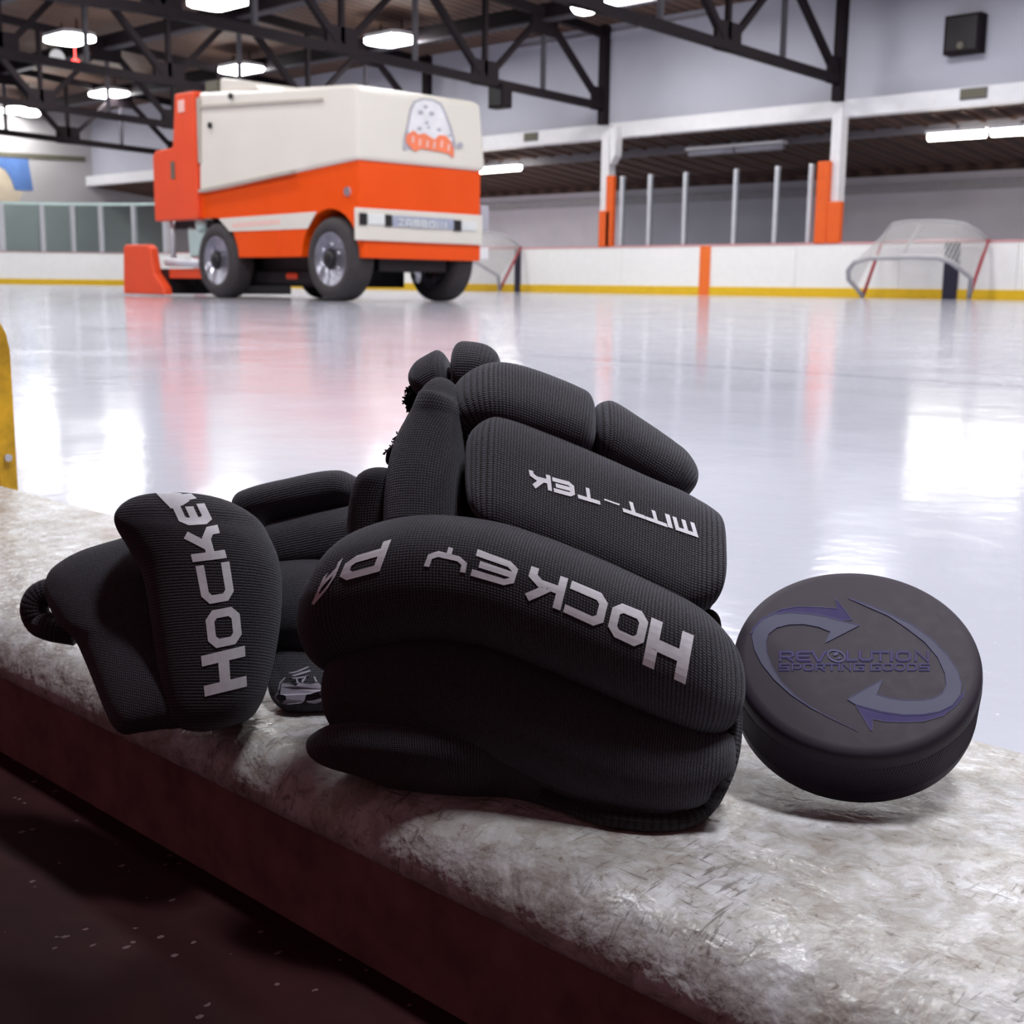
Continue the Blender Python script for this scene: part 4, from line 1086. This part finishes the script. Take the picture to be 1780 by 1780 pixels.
zo('driver_seat', MB().box(-3.4, -3.0, -.45, -.95, .80, 1.25).box(-3.5, -3.4, -.45, -.95, 1.2, 1.5), 'black_part', bevel=.03)
zo('rear_step', MB().tube([(-3.45, -.02, .37), (-2.78, -.02, .355)], .045), 'alu', smooth=True)
zo('wash_tank', MB().prism([(-3.10, .42), (-3.13, .74), (-2.78, .70), (-2.84, .42)], 1, -.08, -.4), 'tank_green', bevel=.03)
zo('hydraulic_tank', MB().lathe([(.05, -.02), (.085, 0), (.085, .12), (.05, .14)], (-2.83, -.06, .76), (0, -1, 0), 16), 'tank_green', smooth=True)
zo('rear_frame', MB().box(-3.45, -2.7, -.04, -.16, .2, .30), 'ice_red')
zo('hanger_bar', MB().tube([(-3.42, -.08, .40), (-3.42, -.08, .85)], .03), 'alu', smooth=True)
cp_ = [(-4.33, .02), (-4.29, .53), (-4.25, .565), (-3.76, .56), (-3.69, .52), (-3.62, .25), (-3.42, .10), (-3.40, .02)]
zo('conditioner_plate', MB().prism(cp_, 1, .06, -.05), 'ice_red', bevel=.02)
zo('conditioner', MB().box(-4.25, -3.5, -.05, -Wz-.2, .03, .30), 'black_part')
zo('chassis', MB().box(-3.3, -.75, -.32, -1.12, .13, .62).box(-.8, -.1, -.3, -1.1, .28, .7), 'black_part')
zo('axle', MB().tube([(-.44, -.2, .38), (-.44, -1.25, .38)], .07), 'black_part', smooth=True)
zo('axle', MB().tube([(-2.41, -.2, .38), (-2.41, -1.25, .38)], .07), 'black_part', smooth=True)
zo('hydraulic_hose', MB().tube([(-.2, -.75, .35), (-.15, -.8, .26), (-.22, -.85, .2)], .03), 'alu', smooth=True)
zo('frame_rail', MB().box(-2.1, -.9, -.25, -.33, .17, .27), 'black_part')
zo('drain_pipe', MB().box(-1.5, -1.32, -.22, -.30, .2, .26), 'ice_red', bevel=.02)
for wx, wy, sgn, full in ((-.44, .015, 1, 1), (-2.41, .015, 1, 1), (-.44, -Wz-.01, -1, 0), (-2.41, -Wz-.01, -1, 0)):
    ax = (0, sgn, 0); c = (wx, wy, .382)
    ty = zo('wheel', MB().lathe([(.235, -.02), (.25, -.004), (.30, .0), (.345, -.012), (.372, -.04), (.38, -.07), (.38, -.19), (.372, -.22), (.345, -.248), (.28, -.26), (.235, -.24)], c, ax, 48), 'tyre', smooth=True)
    zo('rim', MB().lathe([(.245, -.015), (.238, -.01), (.228, -.03), (.20, -.05), (.14, -.045), (.085, -.02), (.085, -.25), (.24, -.25)], c, ax, 40), 'chrome', ty, smooth=True)
    zo('hub', MB().lathe([(.08, -.02), (.075, .012), (.05, .025), (.005, .025)], c, ax, 24), 'black_part', ty, smooth=True)
    mm = MB()
    for i in range(6):
        a = 2*PI*i/6+.4; mm.lathe([(.02, -.05), (.02, -.02), (.012, -.012)], (wx+.135*math.cos(a), wy, .382+.135*math.sin(a)), ax, 8)
    zo('wheel_nuts', mm, 'chrome', ty)

# ================================================================== daylight-free hall: dim warm surround behind the camera, exposure, camera
w = bpy.data.worlds.new('World'); SC.world = w; w.use_nodes = True
bg = w.node_tree.nodes['Background']; bg.inputs[0].default_value = (.30, .135, .15, 1); bg.inputs[1].default_value = .36

cam = bpy.data.cameras.new('camera'); co = bpy.data.objects.new('camera', cam); COL.objects.link(co)
cam.sensor_width = 36; cam.sensor_fit = 'HORIZONTAL'; cam.lens = FPX*36/1780; cam.clip_start = .02; cam.clip_end = 200
mw = Matrix(((RT[0], UP[0], -FW[0], CAM[0]), (RT[1], UP[1], -FW[1], CAM[1]), (RT[2], UP[2], -FW[2], CAM[2]), (0, 0, 0, 1)))
co.matrix_world = mw
cam.dof.use_dof = True; cam.dof.focus_distance = .40; cam.dof.aperture_fstop = 36
SC.camera = co
SC.view_settings.view_transform = 'Standard'; SC.view_settings.look = 'None'
SC.view_settings.exposure = 0.; SC.view_settings.gamma = 1.; SC.view_settings.use_curve_mapping = False
SC.cycles.use_denoising = True
SC.cycles.max_bounces = 8
